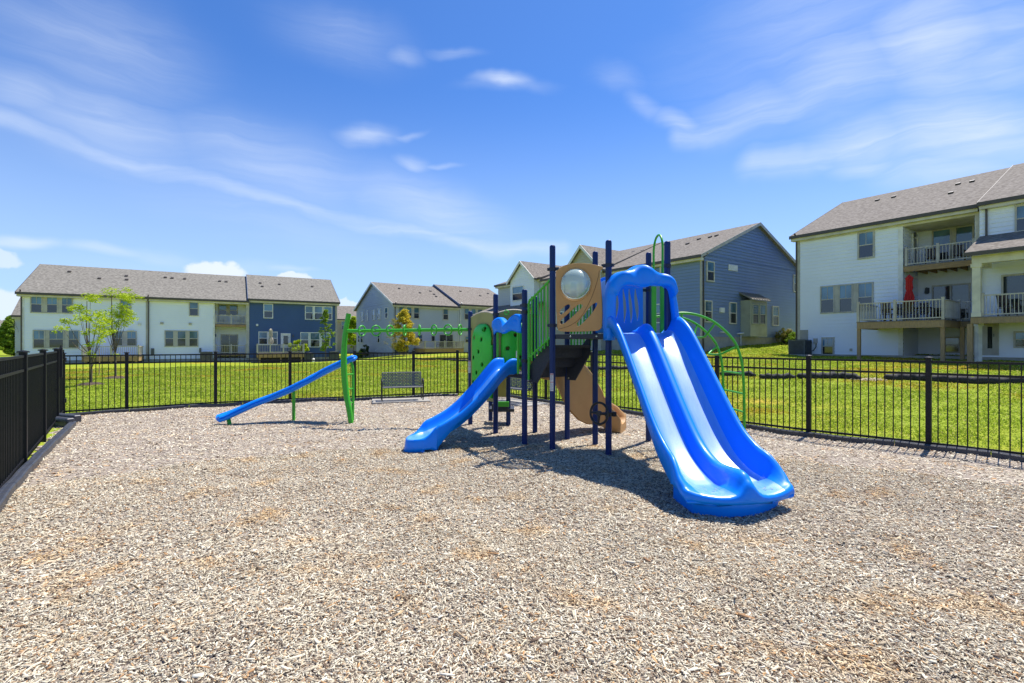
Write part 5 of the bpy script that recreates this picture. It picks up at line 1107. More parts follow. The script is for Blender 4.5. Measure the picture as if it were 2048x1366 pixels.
for x in (754, 772):
    mb = MB(); p = G2.p(G2.u(x), G2.z(x, 700), .02); mb.tube([p, p + G2.n * .12, p + G2.n * .16 - Vector((0, 0, .1))], .05, 8); mb.build('vent_pipe', M['pvc'], HD)
HE = thing('townhouse', F2.p(ue, .8), 'grey townhouse with raised party wall, partly behind the ring beam end and green climbing walls', 'house')
house_wall(F2, HE, ue + .03, uf, Z2, ZE2 + .05, W2, R2, 'grey_siding'); ro = roof(F2, HE, ue + .03, uf, ZE2, W2, R2, ends=(.15, 0), zadd=.3, rake='navy_siding', m='shingle_brown'); vents(F2, ro, [PB(*q) for q in ((1121, 478), (1305, 520), (1377, 500), (1518, 513))], W2, R2, ZE2 + .3)
triple(F2, HE, [PB(1155, 635, 1202, 738), PB(1216, 640, 1264, 742), PB(1277, 644, 1324, 746)]); window(F2, HE, F2.rect(*PB(1162, 893, 1202, 955)))

# tan house glimpsed between the rows, and the roof at the far left
F5 = Fac((662 - 1024) / FPX * 74, 74, (1.6, .6)); HF = thing('house', F5.p(0, 1), 'pale tan house with grey roof glimpsed in the gap beyond the navy townhouse', 'house')
zE5 = F5.z(690, 636); house_wall(F5, HF, 0, 9, .9, zE5, 4.5, 2.2, 'far_siding'); roof(F5, HF, 0, 9, zE5, 4.5, 2.2, ends=(.3, .3), m='shingle_brown'); window(F5, HF, F5.rect(682, 642, 691, 660)); window(F5, HF, F5.rect(697, 668, 708, 688), split=False)
F6 = Fac((-40 - 1024) / FPX * 78, 78, (1.6, 1)); HG = thing('house', F6.p(0, 1), 'distant grey roofed house at the far left edge behind the bare sapling', 'house')
zE6 = F6.z(10, 668); house_wall(F6, HG, 0, 8.6, .8, zE6, 4.5, 2.4, 'white_siding'); roof(F6, HG, 0, 8.6, zE6, 4.5, 2.4, ends=(.3, .3)); window(F6, HG, F6.rect(8, 674, 16, 688)); window(F6, HG, F6.rect(22, 674, 29, 688))
F7 = Fac((30 - 1024) / FPX * 50, 50, (1.726, 1)); HH = thing('house', F7.p(0, 1), 'grey gabled house just peeping out behind the far left townhouse', 'house')
zE7 = F7.z(33, 625); house_wall(F7, HH, 0, 5, .8, zE7, 2.6, 2.1, 'grey_siding'); roof(F7, HH, 0, 5, zE7, 2.6, 2.1, ends=(.2, .2))

# ------------------------------------------------------------------ slate row: end house with bay, tan gabled and white gabled neighbours
F3 = Fac(12.6, 32.4, (-.577, .816)); Z3 = 2.22; ZE3 = 7.80; W3, R3 = 7.2, 3.05; G3 = Fac(12.6, 32.4, (.816, .577))
def PC(*q): return tuple(v / 4.096 + (420 if i % 2 else 1120) for i, v in enumerate(q))
HI = thing('townhouse', (12.6, 32.4, 1.2), 'slate blue end townhouse with wide gable wall and small tan bay', 'house')
house_wall(F3, HI, 0, 8.6, Z3, ZE3, W3, R3, 'slate_siding', left=False, right=False)
mb = MB(); siding(mb, G3, 0, 2 * W3, Z3, ZE3); siding(mb, G3, lambda z: (z - ZE3) / R3 * W3, lambda z: 2 * W3 - (z - ZE3) / R3 * W3, ZE3, ZE3 + R3 - .15); mb.build('gable_wall', M['slate_siding'], HI)
ro = roof(F3, HI, 0, 8.6, ZE3, W3, R3, ends=(.3, 0), rake='rail_vinyl', m='shingle_brown'); vents(F3, ro, [PC(*q) for q in ((1283, 213), (1230, 225), (1138, 242), (1045, 280), (850, 287), (675, 337), (601, 348))], W3, R3, ZE3)
for q in ((1195, 420, 1257, 587), (1176, 740, 1239, 920), (1381, 755, 1439, 934), (1733, 787, 1784, 949), (1906, 532, 1952, 674)):
    window(G3, HI, G3.rect(*PC(*q)), .016, 'cream_trim')
window(F3, HI, (lambda r: (min(r[:2]), max(r[:2]), r[2], r[3]))(F3.rect(*PC(775, 768, 832, 927))), .0, 'white_trim'); window(F3, HI, (lambda r: (min(r[:2]), max(r[:2]), r[2], r[3]))(F3.rect(*PC(905, 755, 945, 927))), .0, 'white_trim'); window(F3, HI, (lambda r: (min(r[:2]), max(r[:2]), r[2], r[3]))(F3.rect(*PC(775, 440, 830, 620))), .0, 'white_trim')
utility_box(G3, HI, G3.rect(*PC(1377, 449, 1449, 498)), .01, 'pvc', 'gable_vent', .06); utility_box(G3, HI, G3.rect(*PC(1303, 800, 1334, 840)), .01, 'white_trim', 'meter_box', .15)
corner_board(G3, HI, .09, Z3, ZE3 - .05, 'taupe_trim', .18); downspout(G3, HI, .30, 1.2, ZE3, .04)
for x, y in ((1308, 1000), (1450, 1012), (1470, 1008)):
    mb = MB(); X_, Y_ = PC(x, y); p = G3.p(G3.u(X_), G3.z(X_, Y_), .02); mb.tube([p, p + G3.n * .2, p + G3.n * .25 + G3.d * .22], .05, 8); mb.build('vent_pipe', M['pvc'], HI, smooth=40)
def bay():
    dep = .75; u0, u1 = G3.u(PC(1560, 0)[0], dep), G3.u(PC(1692, 0)[0], dep); zb, zt = G3.z(*PC(1625, 1036), dep), G3.z(*PC(1625, 742), dep); mb = MB()
    G3.box(mb, u0, u1, zb, zt, .0, dep); b = mb.build('bay_window', M['sage_panel'], HI); t = MB()
    for u in (u0, u1): G3.box(t, u - .05, u + .05, zb, zt, dep - .05, dep + .02)
    G3.box(t, u0 + .05, u1 - .05, zt - .12, zt, dep, dep + .02); G3.box(t, u0 + .05, u1 - .05, zb, zb + .1, dep, dep + .018); t.build('bay_trim', M['sage_panel'], b)
    for q in ((1570, 770, 1622, 937), (1628, 773, 1678, 939)):
        r = G3.rect(*PC(*q), dep); window(G3, HI, r, dep, 'sage_panel')
    r = MB(); zr = zt + .55; r.loft([[G3.p(u, zt - .02, dep + .22), G3.p(u, zr, -.02), G3.p(u, zr + .05, -.02), G3.p(u, zt + .05, dep + .22)] for u in (u0 - .2, u1 + .2)]); ro_ = r.build('bay_roof', M['metal_roof'], b)
    s = MB()
    for i in range(8): u = u0 - .18 + (u1 - u0 + .36) * i / 7; s.bar(G3.p(u, zt + .07, dep + .22), G3.p(u, zr + .07, -.02), .03, .05)
    s.build('roof_seam', M['metal_roof'], ro_)
    p = MB(); q = G3.p(u0 - .1, zb + .1, .1); p.tube([q, Vector((q.x, q.y, 1.1))], .035, 8); p.build('drain_pipe', M['pvc'], HI)
bay()
HJ = thing('townhouse', F3.p(8.6, 1), 'tan gabled townhouse rising behind the tan bubble panel', 'house'); F3b = Fac(F3.o.x, F3.o.y, F3.d, 0)
def rowhouse_gable(F, root, u0, u1, ug0, ug1, zbase, ze, zpk, m, mg, rw, rr, ends):
    """unit with a cross gable flush with its facade"""
    house_wall(F, root, u0, u1, zbase, ze, rw, rr, m, left=False, right=ends[1] > 0); roof(F, root, u0, u1, ze, rw, rr, ends=ends, m='shingle_brown', rake='rail_vinyl')
    um = (ug0 + ug1) / 2; h = zpk - ze; hw = (ug1 - ug0) / 2; mb = MB()
    siding(mb, F, ug0, ug1, zbase, ze, .6); siding(mb, F, lambda z: ug0 + (z - ze) / h * hw, lambda z: ug1 - (z - ze) / h * hw, ze, zpk - .1, .6)
    for u, fl in ((ug0, -1), (ug1, 1)): mb.quad(F.p(u, zbase, -.1), F.p(u, zbase, .6), F.p(u, ze, .6), F.p(u, ze, -.1))
    mb.build('gable_wall', M[mg], root); sl = h / hw; ov = .3; r = MB(); P = [(ug0 - ov, ze - ov * sl), (um, zpk), (ug1 + ov, ze - ov * sl)]
    r.loft([[F.p(u, z + .06, k) for u, z in P] + [F.p(u, z - .09, k) for u, z in P[::-1]] for k in (.90, -rw)]); g = r.build('cross_gable_roof', M['shingle_brown'], root)
    t = MB()
    for p, q in zip(P, P[1:]): t.loft([[F.p(p[0], p[1] - .22, k), F.p(q[0], q[1] - .22, k), F.p(q[0], q[1] + .07, k), F.p(p[0], p[1] + .07, k)] for k in (.902, .94)])
    t.build('rake_board', M['white_trim'], g)
zpk = F3b.z(1158, 491, .9); rowhouse_gable(F3b, HJ, 8.6, 16.6, F3b.u(1203, .6), F3b.u(1131, .6), 1.2, 7.95, zpk, 'tan_siding', 'tan_siding', W3, R3 - .1, (0, 0))
for uu in (9.6, 11.2, 13.0): window(F3b, HJ, (uu, uu + .95, 3.0, 4.6), .62, 'white_trim'); window(F3b, HJ, (uu, uu + .95, 5.6, 7.1), .62, 'white_trim')
HK = thing('townhouse', F3.p(16.6, 1), 'white gabled townhouse with a porch roof, left of the tallest navy posts', 'house'); zpk = F3b.z(1042, 522, .9)
rowhouse_gable(F3b, HK, 16.65, 24.4, F3b.u(1069, .6), F3b.u(1021, .6), 1.0, F3b.z(1018, 562, .6), zpk, 'grey_siding', 'white_siding', 6.8, 2.3, (0, .15))
r = F3b.rect(1035.5, 573, 1058, 602); window(F3b, HK, (min(r[:2]), max(r[:2]), r[2], r[3]), .62, 'white_trim'); r = F3b.rect(1036, 640, 1056, 672); window(F3b, HK, (min(r[:2]), max(r[:2]), r[2], r[3]), .62, 'white_trim')
mb = MB(); u0, u1 = F3b.u(1090), F3b.u(985); zt = F3b.z(1021, 612); mb.loft([[F3b.p(u, zt, .05), F3b.p(u, zt - 1.0, 2.6), F3b.p(u, zt - .85, 2.6), F3b.p(u, zt + .12, .05)] for u in (u0, u1)]); pr = mb.build('porch_roof', M['shingle_brown'], HK)
mb = MB(); F3b.box(mb, u0, u1, zt - 1.3, zt - 1.0, 2.25, 2.5); mb.build('porch_beam', M['cream_trim'], pr)
for uu in (u0 + .2, (u0 + u1) / 2, u1 - .2): mb = MB(); F3b.box(mb, uu - .13, uu + .13, 1.0, zt - 1.3, 2.28, 2.46); mb.build('porch_column', M['cream_trim'], HK)

# ------------------------------------------------------------------ right row: big white houses with decks
F4 = Fac(19.5, 33, (.577, -.816)); Z4 = 1.05; ZE4 = 9.22; W4, R4 = 8.3, 3.65
def PD(*q): return tuple(v / 3.252 + (320 if i % 2 else 1560) for i, v in enumerate(q))
v1 = F4.u(1962); l0, l1 = F4.u(PD(800, 0)[0]), F4.u(PD(1268, 0)[0]); HL = thing('townhouse', (19.5, 33, .9), 'large white three storey townhouse with wooden deck and red umbrella at right', 'house')
zl4 = F4.z(*PD(1030, 395)); house_wall(F4, HL, 0, v1, Z4, ZE4, W4, R4, 'white_siding', rects=[(0, l0, Z4, ZE4), (l0, l1, zl4, ZE4), (l1, v1, zl4 - 3.6, ZE4)], right=False)
ro = roof(F4, HL, 0, v1, ZE4, W4, R4, ends=(.35, 0), rake='gutter', m='shingle_brown'); vents(F4, ro, [PD(*q) for q in ((633, 264), (740, 243), (1112, 217), (1159, 159), (1250, 142))], W4, R4, ZE4)
window(F4, HL, F4.rect(*PD(507, 464, 618, 641)), wide=.09, muntin=True); triple(F4, HL, [PD(264, 818, 358, 998), PD(384, 810, 477, 991), PD(505, 799, 610, 985)], muntin=True); window(F4, HL, F4.rect(*PD(272, 1152, 355, 1270)), split=True, wide=.08, muntin=True)
recess(F4, HL, l0, l1, Z4, zl4, 2.6, 'white_siding'); corner_board(F4, HL, l0 - .1, Z4, zl4, 'white_trim', .22); corner_board(F4, HL, .08, Z4, ZE4 - .25, 'taupe_trim', .16); downspout(F4, HL, -.05, Z4, ZE4, .05)
mb = MB(); F4.box(mb, l0, l1 + .02, zl4 - .02, zl4 + .5, -.1, .05); F4.box(mb, l1 + .02, v1 - .02, zl4 - 3.5, zl4 + .5, -.1, .05); mb.build('loggia_trim', M['cream_trim'], HL)
mb = MB(); F4.box(mb, 0.16, v1, ZE4 - .62, ZE4 - .42, -.02, .058); mb.build('frieze_board', M['cream_trim'], HL)
zb4 = F4.z(*PD(810, 690)); bal = balcony(F4, HL, l0 + .02, l1 + .0, zb4, F4.z(*PD(820, 577)) - zb4, 2.55, .34, posts=(.02, .5, 1))
triple(F4, HL, [(*PD(990, 455, 1118, 640),), (*PD(1138, 428, 1264, 640),)], -2.6)
oL = F4.p(l0, 0); GL = Fac(oL.x, oL.y, -F4.n); GL.n = F4.d; door(GL, HL, (1.45, 2.35, zb4 + .02, zb4 + 2.1), .016); lamp(GL, HL, *PD(862, 488), .016)
slider(F4, HL, (F4.u(PD(990, 0)[0], -2.6), F4.u(PD(1240, 0)[0], -2.6), 3.0, F4.z(*PD(1060, 812), -2.6)), -2.6); lamp(F4, HL, *PD(958, 852), -2.58, s=1.5)
window(F4, HL, F4.rect(*PD(1068, 1150, 1175, 1255), -2.6), -2.6)
# projecting deck
dp = 3.0; d0, d1, zd4 = 4.5, 8.35, 2.98; mb = MB(); F4.box(mb, d0, d1, zd4 - .045, zd4, .03, dp); F4.box(mb, l0 + .05, l1 + .3, zd4 - .045, zd4, -2.55, .026); dk = mb.build('deck', M['deck_grey'], HL)
f = MB(); F4.box(f, d0 + .02, d1 - .02, zd4 - .40, zd4 - .047, dp - .08, dp - .02); F4.box(f, d0 + .02, d0 + .08, zd4 - .40, zd4 - .047, .04, dp - .08); F4.box(f, d1 - .08, d1 - .02, zd4 - .40, zd4 - .047, .04, dp - .08); F4.box(f, d1 - .02, l1 + .3, zd4 - .36, zd4 - .047, -.04, .02); f.build('fascia', M['post_wood'], dk)
j = MB()
for i in range(1, 9): u = d0 + (d1 - d0) * i / 9; F4.box(j, u - .025, u + .025, zd4 - .33, zd4 - .047, .04, dp - .085)
j.build('joist', M['deck_wood'], dk); ru, rt = zd4, 4.03
railing(F4.p(d0 + .07, 0, dp - .07), F4.p(d1 - .07, 0, dp - .07), ru, rt, dk, posts=(0, .46, 1)); railing(F4.p(d0 + .07, 0, .1), F4.p(d0 + .07, 0, dp - .13), ru, rt, dk, posts=()); railing(F4.p(d1 - .07, 0, .1), F4.p(d1 - .07, 0, dp - .13), ru, rt, dk, posts=(0,)); railing(F4.p(d1 + .05, 0, -.0), F4.p(l1 + .2, 0, -.0), ru, rt, dk, posts=())
def wood_post(F, root, x, off, z1, w=.16):
    u = F.u(x, off); p = F.p(u, 0, off); mb = MB(); F.box(mb, u - w / 2, u + w / 2, lz(p.x, p.y) - .1, z1, off - w / 2, off + w / 2); mb.build('deck_post', M['post_wood'], root)
for x, o_ in ((PD(514, 0)[0], dp - .2), (PD(1059, 0)[0], dp - .2)): wood_post(F4, dk, x, o_, zd4 - .40)
wood_post(F4, dk, PD(1186, 0)[0], .4, zd4 - .36)
um_ = F4.p(F4.u(1818.5, 1.2), zd4, 1.2); umbrella(um_, F4.z(1818.5, 549.5, 1.2) - zd4, 'red_cloth', 'closed red patio umbrella on the wooden deck of the white house')
a4 = math.atan2(F4.d.y, F4.d.x); table(F4.p(6.45, zd4, 1.5), a4, 2.0, .95, 'patio_dark', 'dark slatted patio table on the deck beside the red umbrella')
cg = 'dark patio chairs on the white house deck'; first = None
for (u, o_, rz, lab) in ((5.75, 2.25, a4 + math.pi, 'dark wooden patio chair by the deck railing, left of the red umbrella'), (6.75, 2.25, a4 + math.pi, 'dark wooden patio chair by the deck railing, right of the red umbrella'), (5.9, .75, a4, 'dark wooden patio chair on the house side of the patio table, left'), (6.9, .75, a4, 'dark wooden patio chair on the house side of the patio table, right'), (7.75, 1.5, a4 - 1.57, 'dark wooden patio chair at the right end of the patio table')):
    if first is None: first = chair(F4.p(u, zd4, o_), rz, 'patio_dark', lab, cg, 1.0)
    else: dup(first, F4.p(u, zd4, o_), rz, lab)
bcg = 'dark chairs on the upper balcony of the white house'
for f_, lab in ((.33, 'dark chair on the upper balcony of the big white house, left'), (.72, 'dark chair on the upper balcony of the big white house, right')): dup(first, F4.p(l0 + (l1 - l0) * f_, zb4, -1.1), a4 + .3, lab)['group'] = bcg
ac_unit(F4.p(F4.u(1600, 1.0), lz(*F4.p(F4.u(1600, 1.0), 0, 1.0).xy) + .05, 1.0), a4, 'big grey air conditioner at the left corner of the large white house', s=.95, h=1.0)
utility_box(F4, HL, F4.rect(*PD(126, 1105, 184, 1182)), .01, 'foundation', 'foundation_patch', .04); utility_box(F4, HL, F4.rect(*PD(222, 1160, 246, 1192)), .01, 'taupe_trim', 'meter_box'); utility_box(F4, HL, F4.rect(*PD(188, 1182, 210, 1196)), .01, 'taupe_trim', 'vent_cover'); utility_box(F4, HL, F4.rect(*PD(455, 1226, 471, 1243)), .01, 'taupe_trim', 'vent_cover', .08)
mb = MB(); mb.tube([F4.p(F4.u(1633), F4.z(1633, 686), .06), F4.p(F4.u(1633), F4.z(1633, 694), .08), F4.p(F4.u(1628), F4.z(1628, 701), .1), F4.p(F4.u(1618), F4.z(1618, 704), .3)], .025, 8); mb.build('cable', M['black_plastic'], HL)

F4b = Fac(F4.o.x, F4.o.y, F4.d, .45); HM = thing('townhouse', F4.p(v1, .9), 'white townhouse with columned porch cut off by the right edge of the photo', 'house'); v2 = v1 + 9
house_wall(F4b, HM, v1 + .03, v2, Z4, ZE4, W4, R4, 'white_siding', rects=[(v1 + .03, v2, 6.6, ZE4 - .36), (v1 + 3.2, v2, Z4, 6.6), (v1 + .03, v1 + 3.2, Z4, 3.0)], left=False); roof(F4b, HM, v1 + .03, v2, ZE4, W4, R4, ends=(.02, .3), m='shingle_brown', zadd=-.02, rake='gutter'); downspout(F4b, HM, v1 + .3, 7.2, ZE4 - .32, .05)
r = F4b.rect(*PD(1528, 290, 1640, 468)); window(F4b, HM, r, wide=.09)
recess(F4b, HM, v1 + .05, v1 + 3.2, 3.0, 6.6, .3, 'white_siding'); slider(F4b, HM, (F4b.u(PD(1440, 0)[0], -.28), F4b.u(PD(1440, 0)[0], -.28) + 1.9, 3.12, F4b.z(*PD(1520, 742), -.28)), -.3)
pp = 2.6; mb = MB(); mb.loft([[F4b.p(u, 7.16, .02), F4b.p(u, 6.02, pp + .35), F4b.p(u, 6.18, pp + .35), F4b.p(u, 7.34, .02)] for u in (v1 + .05, v1 + 5)]); pr = mb.build('porch_roof', M['shingle_brown'], HM)
g = MB(); F4b.box(g, v1 + .05, v1 + 5, 5.98, 6.14, pp + .352, pp + .46); g.build('gutter', M['gutter'], pr); b_ = MB(); F4b.box(b_, v1 + .25, v1 + 5, 5.62, 6.0, pp - .25, pp + .05); F4b.box(b_, v1 + .25, v1 + .5, 5.63, 6.0, .03, pp - .25); b_.build('porch_beam', M['cream_trim'], pr)
mb = MB(); F4b.box(mb, v1 + .2, v1 + 5, 3.0, 3.05, .03, pp); pf = mb.build('porch_floor', M['deck_grey'], HM); f = MB(); F4b.box(f, v1 + .2, v1 + 5, 2.72, 2.998, pp - .06, pp); F4b.box(f, v1 + .2, v1 + .26, 2.72, 2.998, .03, pp - .06); f.build('fascia', M['post_wood'], pf)
for du in (.40, 4.6):
    c = MB(); F4b.box(c, v1 + du - .15, v1 + du + .15, 3.05, 5.62, pp - .3, pp - .0); F4b.box(c, v1 + du - .2, v1 + du + .2, 5.45, 5.618, pp - .35, pp + .04); F4b.box(c, v1 + du - .18, v1 + du + .18, 3.051, 3.25, pp - .33, pp + .03); c.build('porch_column', M['cream_trim'], HM)
railing(F4b.p(v1 + .6, 0, pp - .12), F4b.p(v1 + 4.4, 0, pp - .12), 3.05, 4.1, pf, posts=(.0, .42, 1))
wood_post(F4b, pf, PD(1237, 0)[0], pp - .15, 2.72, .2)
mb = MB(); p_ = F4b.p(F4b.u(PD(1290, 0)[0], 1.2), 0, 1.2); mb.bar((p_.x, p_.y, lz(p_.x, p_.y) - .1), (p_.x, p_.y, 2.95), .2, .2); mb.bar((p_.x, p_.y, 2.62), (p_.x, p_.y, 2.9), .3, .3); mb.build('deck_post', M['white_trim'], HM)
door(F4b, HM, (F4b.u(PD(1310, 0)[0]), F4b.u(PD(1425, 0)[0]), Z4 + .1, F4b.z(*PD(1370, 1052))), .0, 'taupe_trim'); window(F4b, HM, F4b.rect(*PD(1520, 1113, 1640, 1222)))
dup(first, F4b.p(v1 + 1.3, 3.05, 1.5), a4 + .8, 'dark wooden chair on the columned porch at the right edge')['group'] = 'chairs on the porch at the right edge'
del first['group']; first['group'] = cg

# ------------------------------------------------------------------ trees and plants
def leaf_cloud(name, clumps, per, size, material, parent, asp=2.2, flat=.7):
    """many leaf-sized faces gathered in clumps: clumps = (centre, radius)"""
    C = []; 
    for c, r in clumps:
        n = max(4, int(per * r * r / .16)); d = rng.normal(0, 1, (n, 3)); d /= np.linalg.norm(d, axis=1)[:, None]; q = rng.uniform(0, 1, n) ** .45
        C.append(np.array(c)[None] + d * q[:, None] * np.array([r, r, r * flat]))
    C = np.concatenate(C); n = len(C); a = rng.normal(0, 1, (n, 3)); a[:, 2] *= .5; a /= np.linalg.norm(a, axis=1)[:, None]
    b = np.cross(a, rng.normal(0, 1, (n, 3))); b /= np.linalg.norm(b, axis=1)[:, None]; L = size * rng.uniform(.6, 1.3, n)[:, None]; W = L / asp
    V = np.stack([C - a * L, C + b * W, C + a * L, C - b * W], 1).reshape(-1, 3)
    return fast_mesh(name, V, np.arange(n * 4).reshape(-1, 4), material, parent)
def young_tree(base, clumps, D, label, cat='tree', leaf='leaf_lime', bark='bark', tr=.045, group=None, per=200, lsize=.06, mulch=True, lead=None):
    r = thing('young_tree', base, label, cat, group); b = Vector(base); mb = MB(); top = max((c for c, _ in clumps), key=lambda c: c[2])
    lead = Vector(lead or top); S = spline([b - Vector((0, 0, .1)), b + (lead - b) * .3 + Vector((.05, 0, 0)), b + (lead - b) * .6 - Vector((.05, .03, 0)), lead], 6)
    mb.tube(S, [tr * (1 - .75 * i / (len(S) - 1)) for i in range(len(S))], 8); t = mb.build('trunk', M[bark], r, smooth=60)
    for c, rad in clumps:
        c = Vector(c); zz = b.z + (c.z - b.z) * random.uniform(.42, .6); f = min(.93, max(.05, (zz - b.z) / (lead.z - b.z))); s = Vector(S[int(f * (len(S) - 1))])
        if (c - lead).length < .1: continue
        k = MB(); k.tube(spline([s, s + (c - s) * .5 + Vector((0, 0, -.12 + random.uniform(-.05, .05))), c + Vector((0, 0, rad * .3))], 5), [tr * .42 * (1 - .8 * i / 10) for i in range(11)], 6); k.build('branch', M[bark], t, smooth=60)
    leaf_cloud('crown', [x for c, rad in clumps for x in [(c, rad)] + [((c[0] + random.uniform(-1, 1) * rad, c[1] + random.uniform(-1, 1) * rad, c[2] + random.uniform(-.8, .5) * rad), rad * .5) for _ in range(3)]], per, lsize, M[leaf], r, 3.2, .6)
    return r
def mulch_ring(p, rad, label):
    mb = MB(); R_ = [[(p[0] + rad * k * (1 + .08 * math.sin(3 * t + p[0])) * math.cos(t), p[1] + rad * k * math.sin(t), p[2] - .03 + h) for t in np.linspace(0, 2 * math.pi, 29)[:-1]] for k, h in ((1, 0), (.8, .07), (.45, .13), (.1, .14))]
    mb.loft(R_); tag(mb.build('mulch_ring', M['soil'], loc=tuple(p), smooth=60), label, 'mulch ring')
def pxc(L, D): return [(tuple(dpt(x, y, D + random.uniform(-.35, .35))), r * .02 * D / 20 * 1) for x, y, r in L]
gA = ground_px(182, 770); gB = ground_px(231, 757)
A_ = [(181, 594, 15), (156, 619, 16), (163, 636, 15), (132, 643, 12), (122, 657, 12), (198, 628, 18), (203, 645, 17), (189, 661, 14), (176, 640, 9), (208, 665, 14), (197, 682, 12), (181, 708, 9)]
B_ = [(223, 585, 19), (262, 592, 15), (250, 594, 14), (240, 617, 19), (248, 631, 17), (233, 648, 16), (219, 663, 14), (228, 630, 14), (207, 655, 12), (256, 636, 12), (231, 709, 7), (214, 640, 13)]
def clumps_(L, D): return [(tuple(dpt(x, y, D + random.uniform(-.5, .5))), r * D / FPX) for x, y, r in L]
young_tree(tuple(gA), clumps_(A_, gA.y), gA.y, 'nearer young lime green tree with thin bent branches on the lawn, left of its twin', lead=tuple(dpt(174, 602, gA.y)))
young_tree(tuple(gB), clumps_(B_, gB.y), gB.y, 'taller young lime green tree on the lawn, right of its twin', lead=tuple(dpt(223, 590, gB.y)))
mulch_ring(gA, .55, 'brown mulch ring round the foot of the nearer lime green tree'); mulch_ring(gB, .55, 'brown mulch ring round the foot of the taller lime green tree')
g = ground_px(198, 752); mb = MB(); mb.tube([g, g + Vector((.03, 0, .8)), g + Vector((.0, 0, 1.5))], [.025, .022, .018], 7); tag(mb.build('wooden_stake', M['post_wood'], loc=tuple(g)), 'thin brown wooden stake in the lawn between the two lime green trees', 'stake')
def bare_tree(base, h, label, spread=.5):
    r = thing('bare_sapling', base, label, 'tree'); b = Vector(base); mb = MB(); tips = []
    def grow(p, d, L, rad, lv):
        q = p + d * L; mb.tube([p, p + d * L * .5 + Vector((random.uniform(-.04, .04), 0, 0)), q], [rad, rad * .8, rad * .55], 5)
        if lv:
            for i in range(3 if lv > 1 else 4): grow(p + d * L * random.uniform(.45, 1), (d + Vector((random.uniform(-1, 1) * spread, random.uniform(-1, 1) * spread, random.uniform(.0, .5)))).normalized(), L * random.uniform(.5, .75), rad * .5, lv - 1)
    mb2 = mb; mb2.tube([b - Vector((0, 0, .1)), b + Vector((0, 0, h * .25))], [.05, .04], 7); mb2.build('trunk', M['bark_pale'], r)
    mb = MB(); 
    for i in range(5): grow(b + Vector((0, 0, h * .2)), Vector((random.uniform(-.35, .35), random.uniform(-.3, .3), 1)).normalized(), h * .36, .028, 3)
    mb.build('crown', M['bark_pale'], r)
bare_tree(tuple(ground_px(45, 716)), 4.4, 'bare leafless sapling in front of the left end of the white townhouse', .55)
def cone_tree(base, h, w, label, leaf, n=90, lsize=.07, crown0=.22, per=55, shape=1.0, bark='bark', trunk=.05):
    r = thing('garden_tree', base, label, 'tree'); b = Vector(base); mb = MB(); S = [b - Vector((0, 0, .1)), b + Vector((.02, 0, h * .4)), b + Vector((0, 0, h * .92))]; mb.tube(S, [trunk, trunk * .7, .012], 8); t = mb.build('trunk', M[bark], r, smooth=60); cl = []
    for i in range(n):
        f = random.random() ** .85; z = h * (crown0 + (1 - crown0) * f); env = w / 2 * ((1 - f) ** .62 * min(1, f * 3.2 + .35) + .03) * random.uniform(.75, 1.12); a = random.uniform(0, 6.28); q = random.random() ** .5 * env
        c = b + Vector((q * math.cos(a), q * math.sin(a), z)); cl.append((tuple(c), w * random.uniform(.07, .13)))
        if i % 4 == 0: k = MB(); s = b + Vector((0, 0, max(h * .1, z - q * .8))); k.tube([s, s + (c - s) * .5 + Vector((0, 0, .03)), c], [trunk * .35, trunk * .22, .006], 5); k.build('branch', M[bark], t)
    leaf_cloud('crown', cl, per * 4, lsize, M[leaf], r, 1.9, .8); return r
g = FA.p(FA.u(651, 4.0), 0, 4.0); zz = lz(g.x, g.y); cone_tree((g.x, g.y, zz), FA.z(651, 621, 4.0) - zz, 1.9, 'slim fresh green tree in front of the navy townhouse', 'leaf_green', n=64, per=36, lsize=.085, shape=1.25)
g = F2.p(F2.u(808, 4.2), 0, 4.2); zz = lz(g.x, g.y); cone_tree((g.x, g.y, zz), F2.z(812, 622, 4.2) - zz, 3.1, 'golden yellow leaved tree seen through the ring beam', 'leaf_gold', n=110, lsize=.095, per=40, crown0=.14, shape=1.15)
g = F2.p(F2.u(786, 5.4), 0, 5.4); zz = lz(g.x, g.y); cone_tree((g.x, g.y, zz), F2.z(790, 638, 5.4) - zz, 2.0, 'thin sparse pale leaved tree just left of the golden tree', 'leaf_pale', n=44, lsize=.06, per=14, bark='bark_pale', shape=1.0)
g = Vector((-58, 56, 0)); zz = lz(g.x, g.y); cone_tree((g.x, g.y, zz), 4.3, 3.6, 'green bushy tree at the left edge behind the black fence', 'leaf_green', n=110, lsize=.14, crown0=.05)
g = dpt(707, 700, 66); zz = lz(g.x, g.y); cone_tree((g.x, g.y, zz), 5.2, 2.6, 'yellow green tree in the gap beyond the navy townhouse', 'leaf_lime', n=70, lsize=.12)
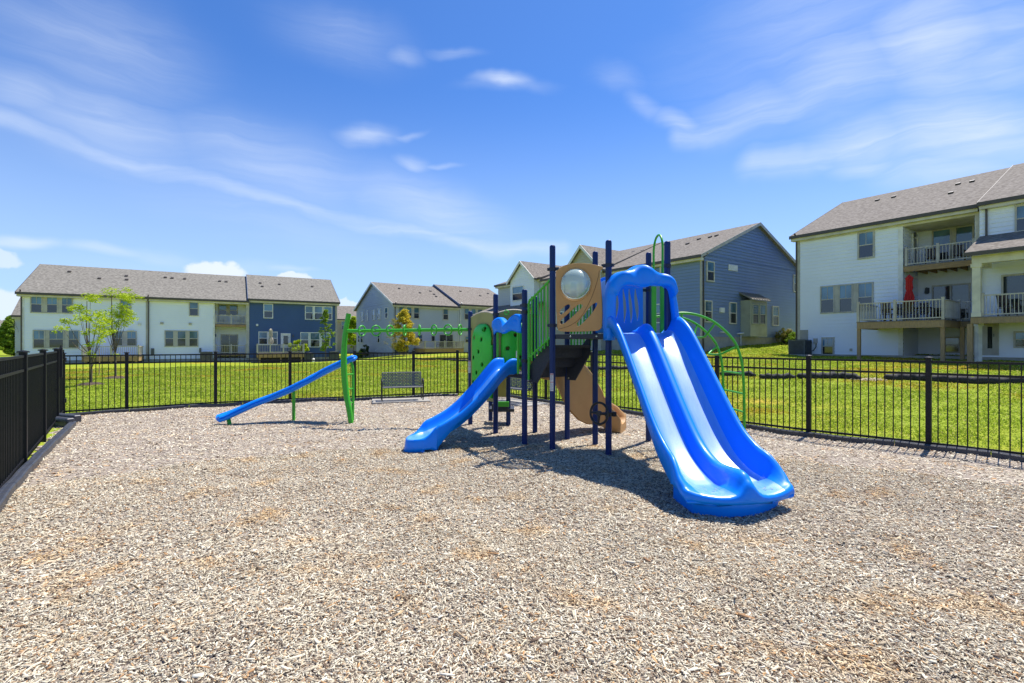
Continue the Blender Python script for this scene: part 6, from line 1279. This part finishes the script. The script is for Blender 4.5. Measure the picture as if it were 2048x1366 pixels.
def bush(base, w, h, label, leaf='leaf_green', n=30, lsize=.05, asp=1.9, name='shrub'):
    r = thing(name, base, label, 'shrub' if name == 'shrub' else 'plant'); b = Vector(base); cl = []; mb = MB()
    for i in range(n):
        a = random.uniform(0, 6.28); q = random.random() ** .5 * w / 2; z = h * random.uniform(.15, .95) * (1 - .45 * (2 * q / w) ** 2); c = b + Vector((q * math.cos(a), q * math.sin(a), z)); cl.append((tuple(c), min(w, h) * random.uniform(.1, .2))); mb.tube([b, b + (c - b) * .6 + Vector((0, 0, .02)), c], [.012, .008, .004], 5)
    mb.build('stems', M['bark'], r); leaf_cloud('foliage', cl, 420, lsize, M[leaf], r, asp, .9)
def at_fac(F, x, off): p = F.p(F.u(x, off), 0, off); return (p.x, p.y, lz(p.x, p.y))
bush(at_fac(G3, 1577, .9), 1.5, 1.0, 'green shrub at the right end of the slate townhouse foundation', 'leaf_green', 36, .06); bush(at_fac(G3, 1590, 1.9), .7, .55, 'small rounded lime shrub beside the air conditioner', 'leaf_lime', 20, .04)
bush(at_fac(G3, 1568, .6), 1.1, 1.5, 'tall grassy plant against the slate townhouse beside the shrub', 'leaf_pale', 24, .09, 4)
p = FA.p(FA.u(597, 1.6), zd, 1.6); bush(tuple(p), 1.6, 1.35, 'leafy potted plant on the right end of the navy townhouse deck', 'leaf_lime', 26, .09, name='potted_plant')
bush(at_fac(G2, 731, 1.0), 1.0, 1.7, 'dark upright shrub against the grey gable wall', 'leaf_dark', 26, .07); bush(at_fac(G2, 716, 1.6), 1.6, .9, 'low lime shrub at the left corner of the grey gable', 'leaf_lime', 26, .07)
bush(at_fac(G2, 722, .9), 1.0, .9, 'low gold flowering plant beside the grey gable', 'leaf_gold', 22, .06)
# far woods on the horizon
def woods():
    cl = []
    for i in range(420):
        x = random.choice((-1, -1, -1, 1)) * random.uniform(20, 190); y = random.uniform(130, 170)
        cl.append(((x, y, lz(x, y) + random.uniform(.5, 6.5) + 2 * math.sin(x * .11)), random.uniform(1.2, 2.6)))
    o = leaf_cloud('far_woods', cl, 14, .55, M['leaf_dark'], None, 1.7, .9); o['kind'] = 'stuff'; tag(o, 'distant line of green woods beyond the houses', 'woods')
woods()
def water_jug():
    p = FA.p(FA.u(627, 2.0), 0, 2.0); z = lz(p.x, p.y); mb = MB(); mb.tube([(p.x, p.y, z), (p.x, p.y, z + .3), (p.x, p.y, z + .36), (p.x, p.y, z + .42)], [.16, .16, .1, .06], 14); tag(mb.build('white_bucket', M['pvc'], loc=(p.x, p.y, z), smooth=40), 'small white bucket between the air conditioners of the navy townhouse', 'bucket')
water_jug()
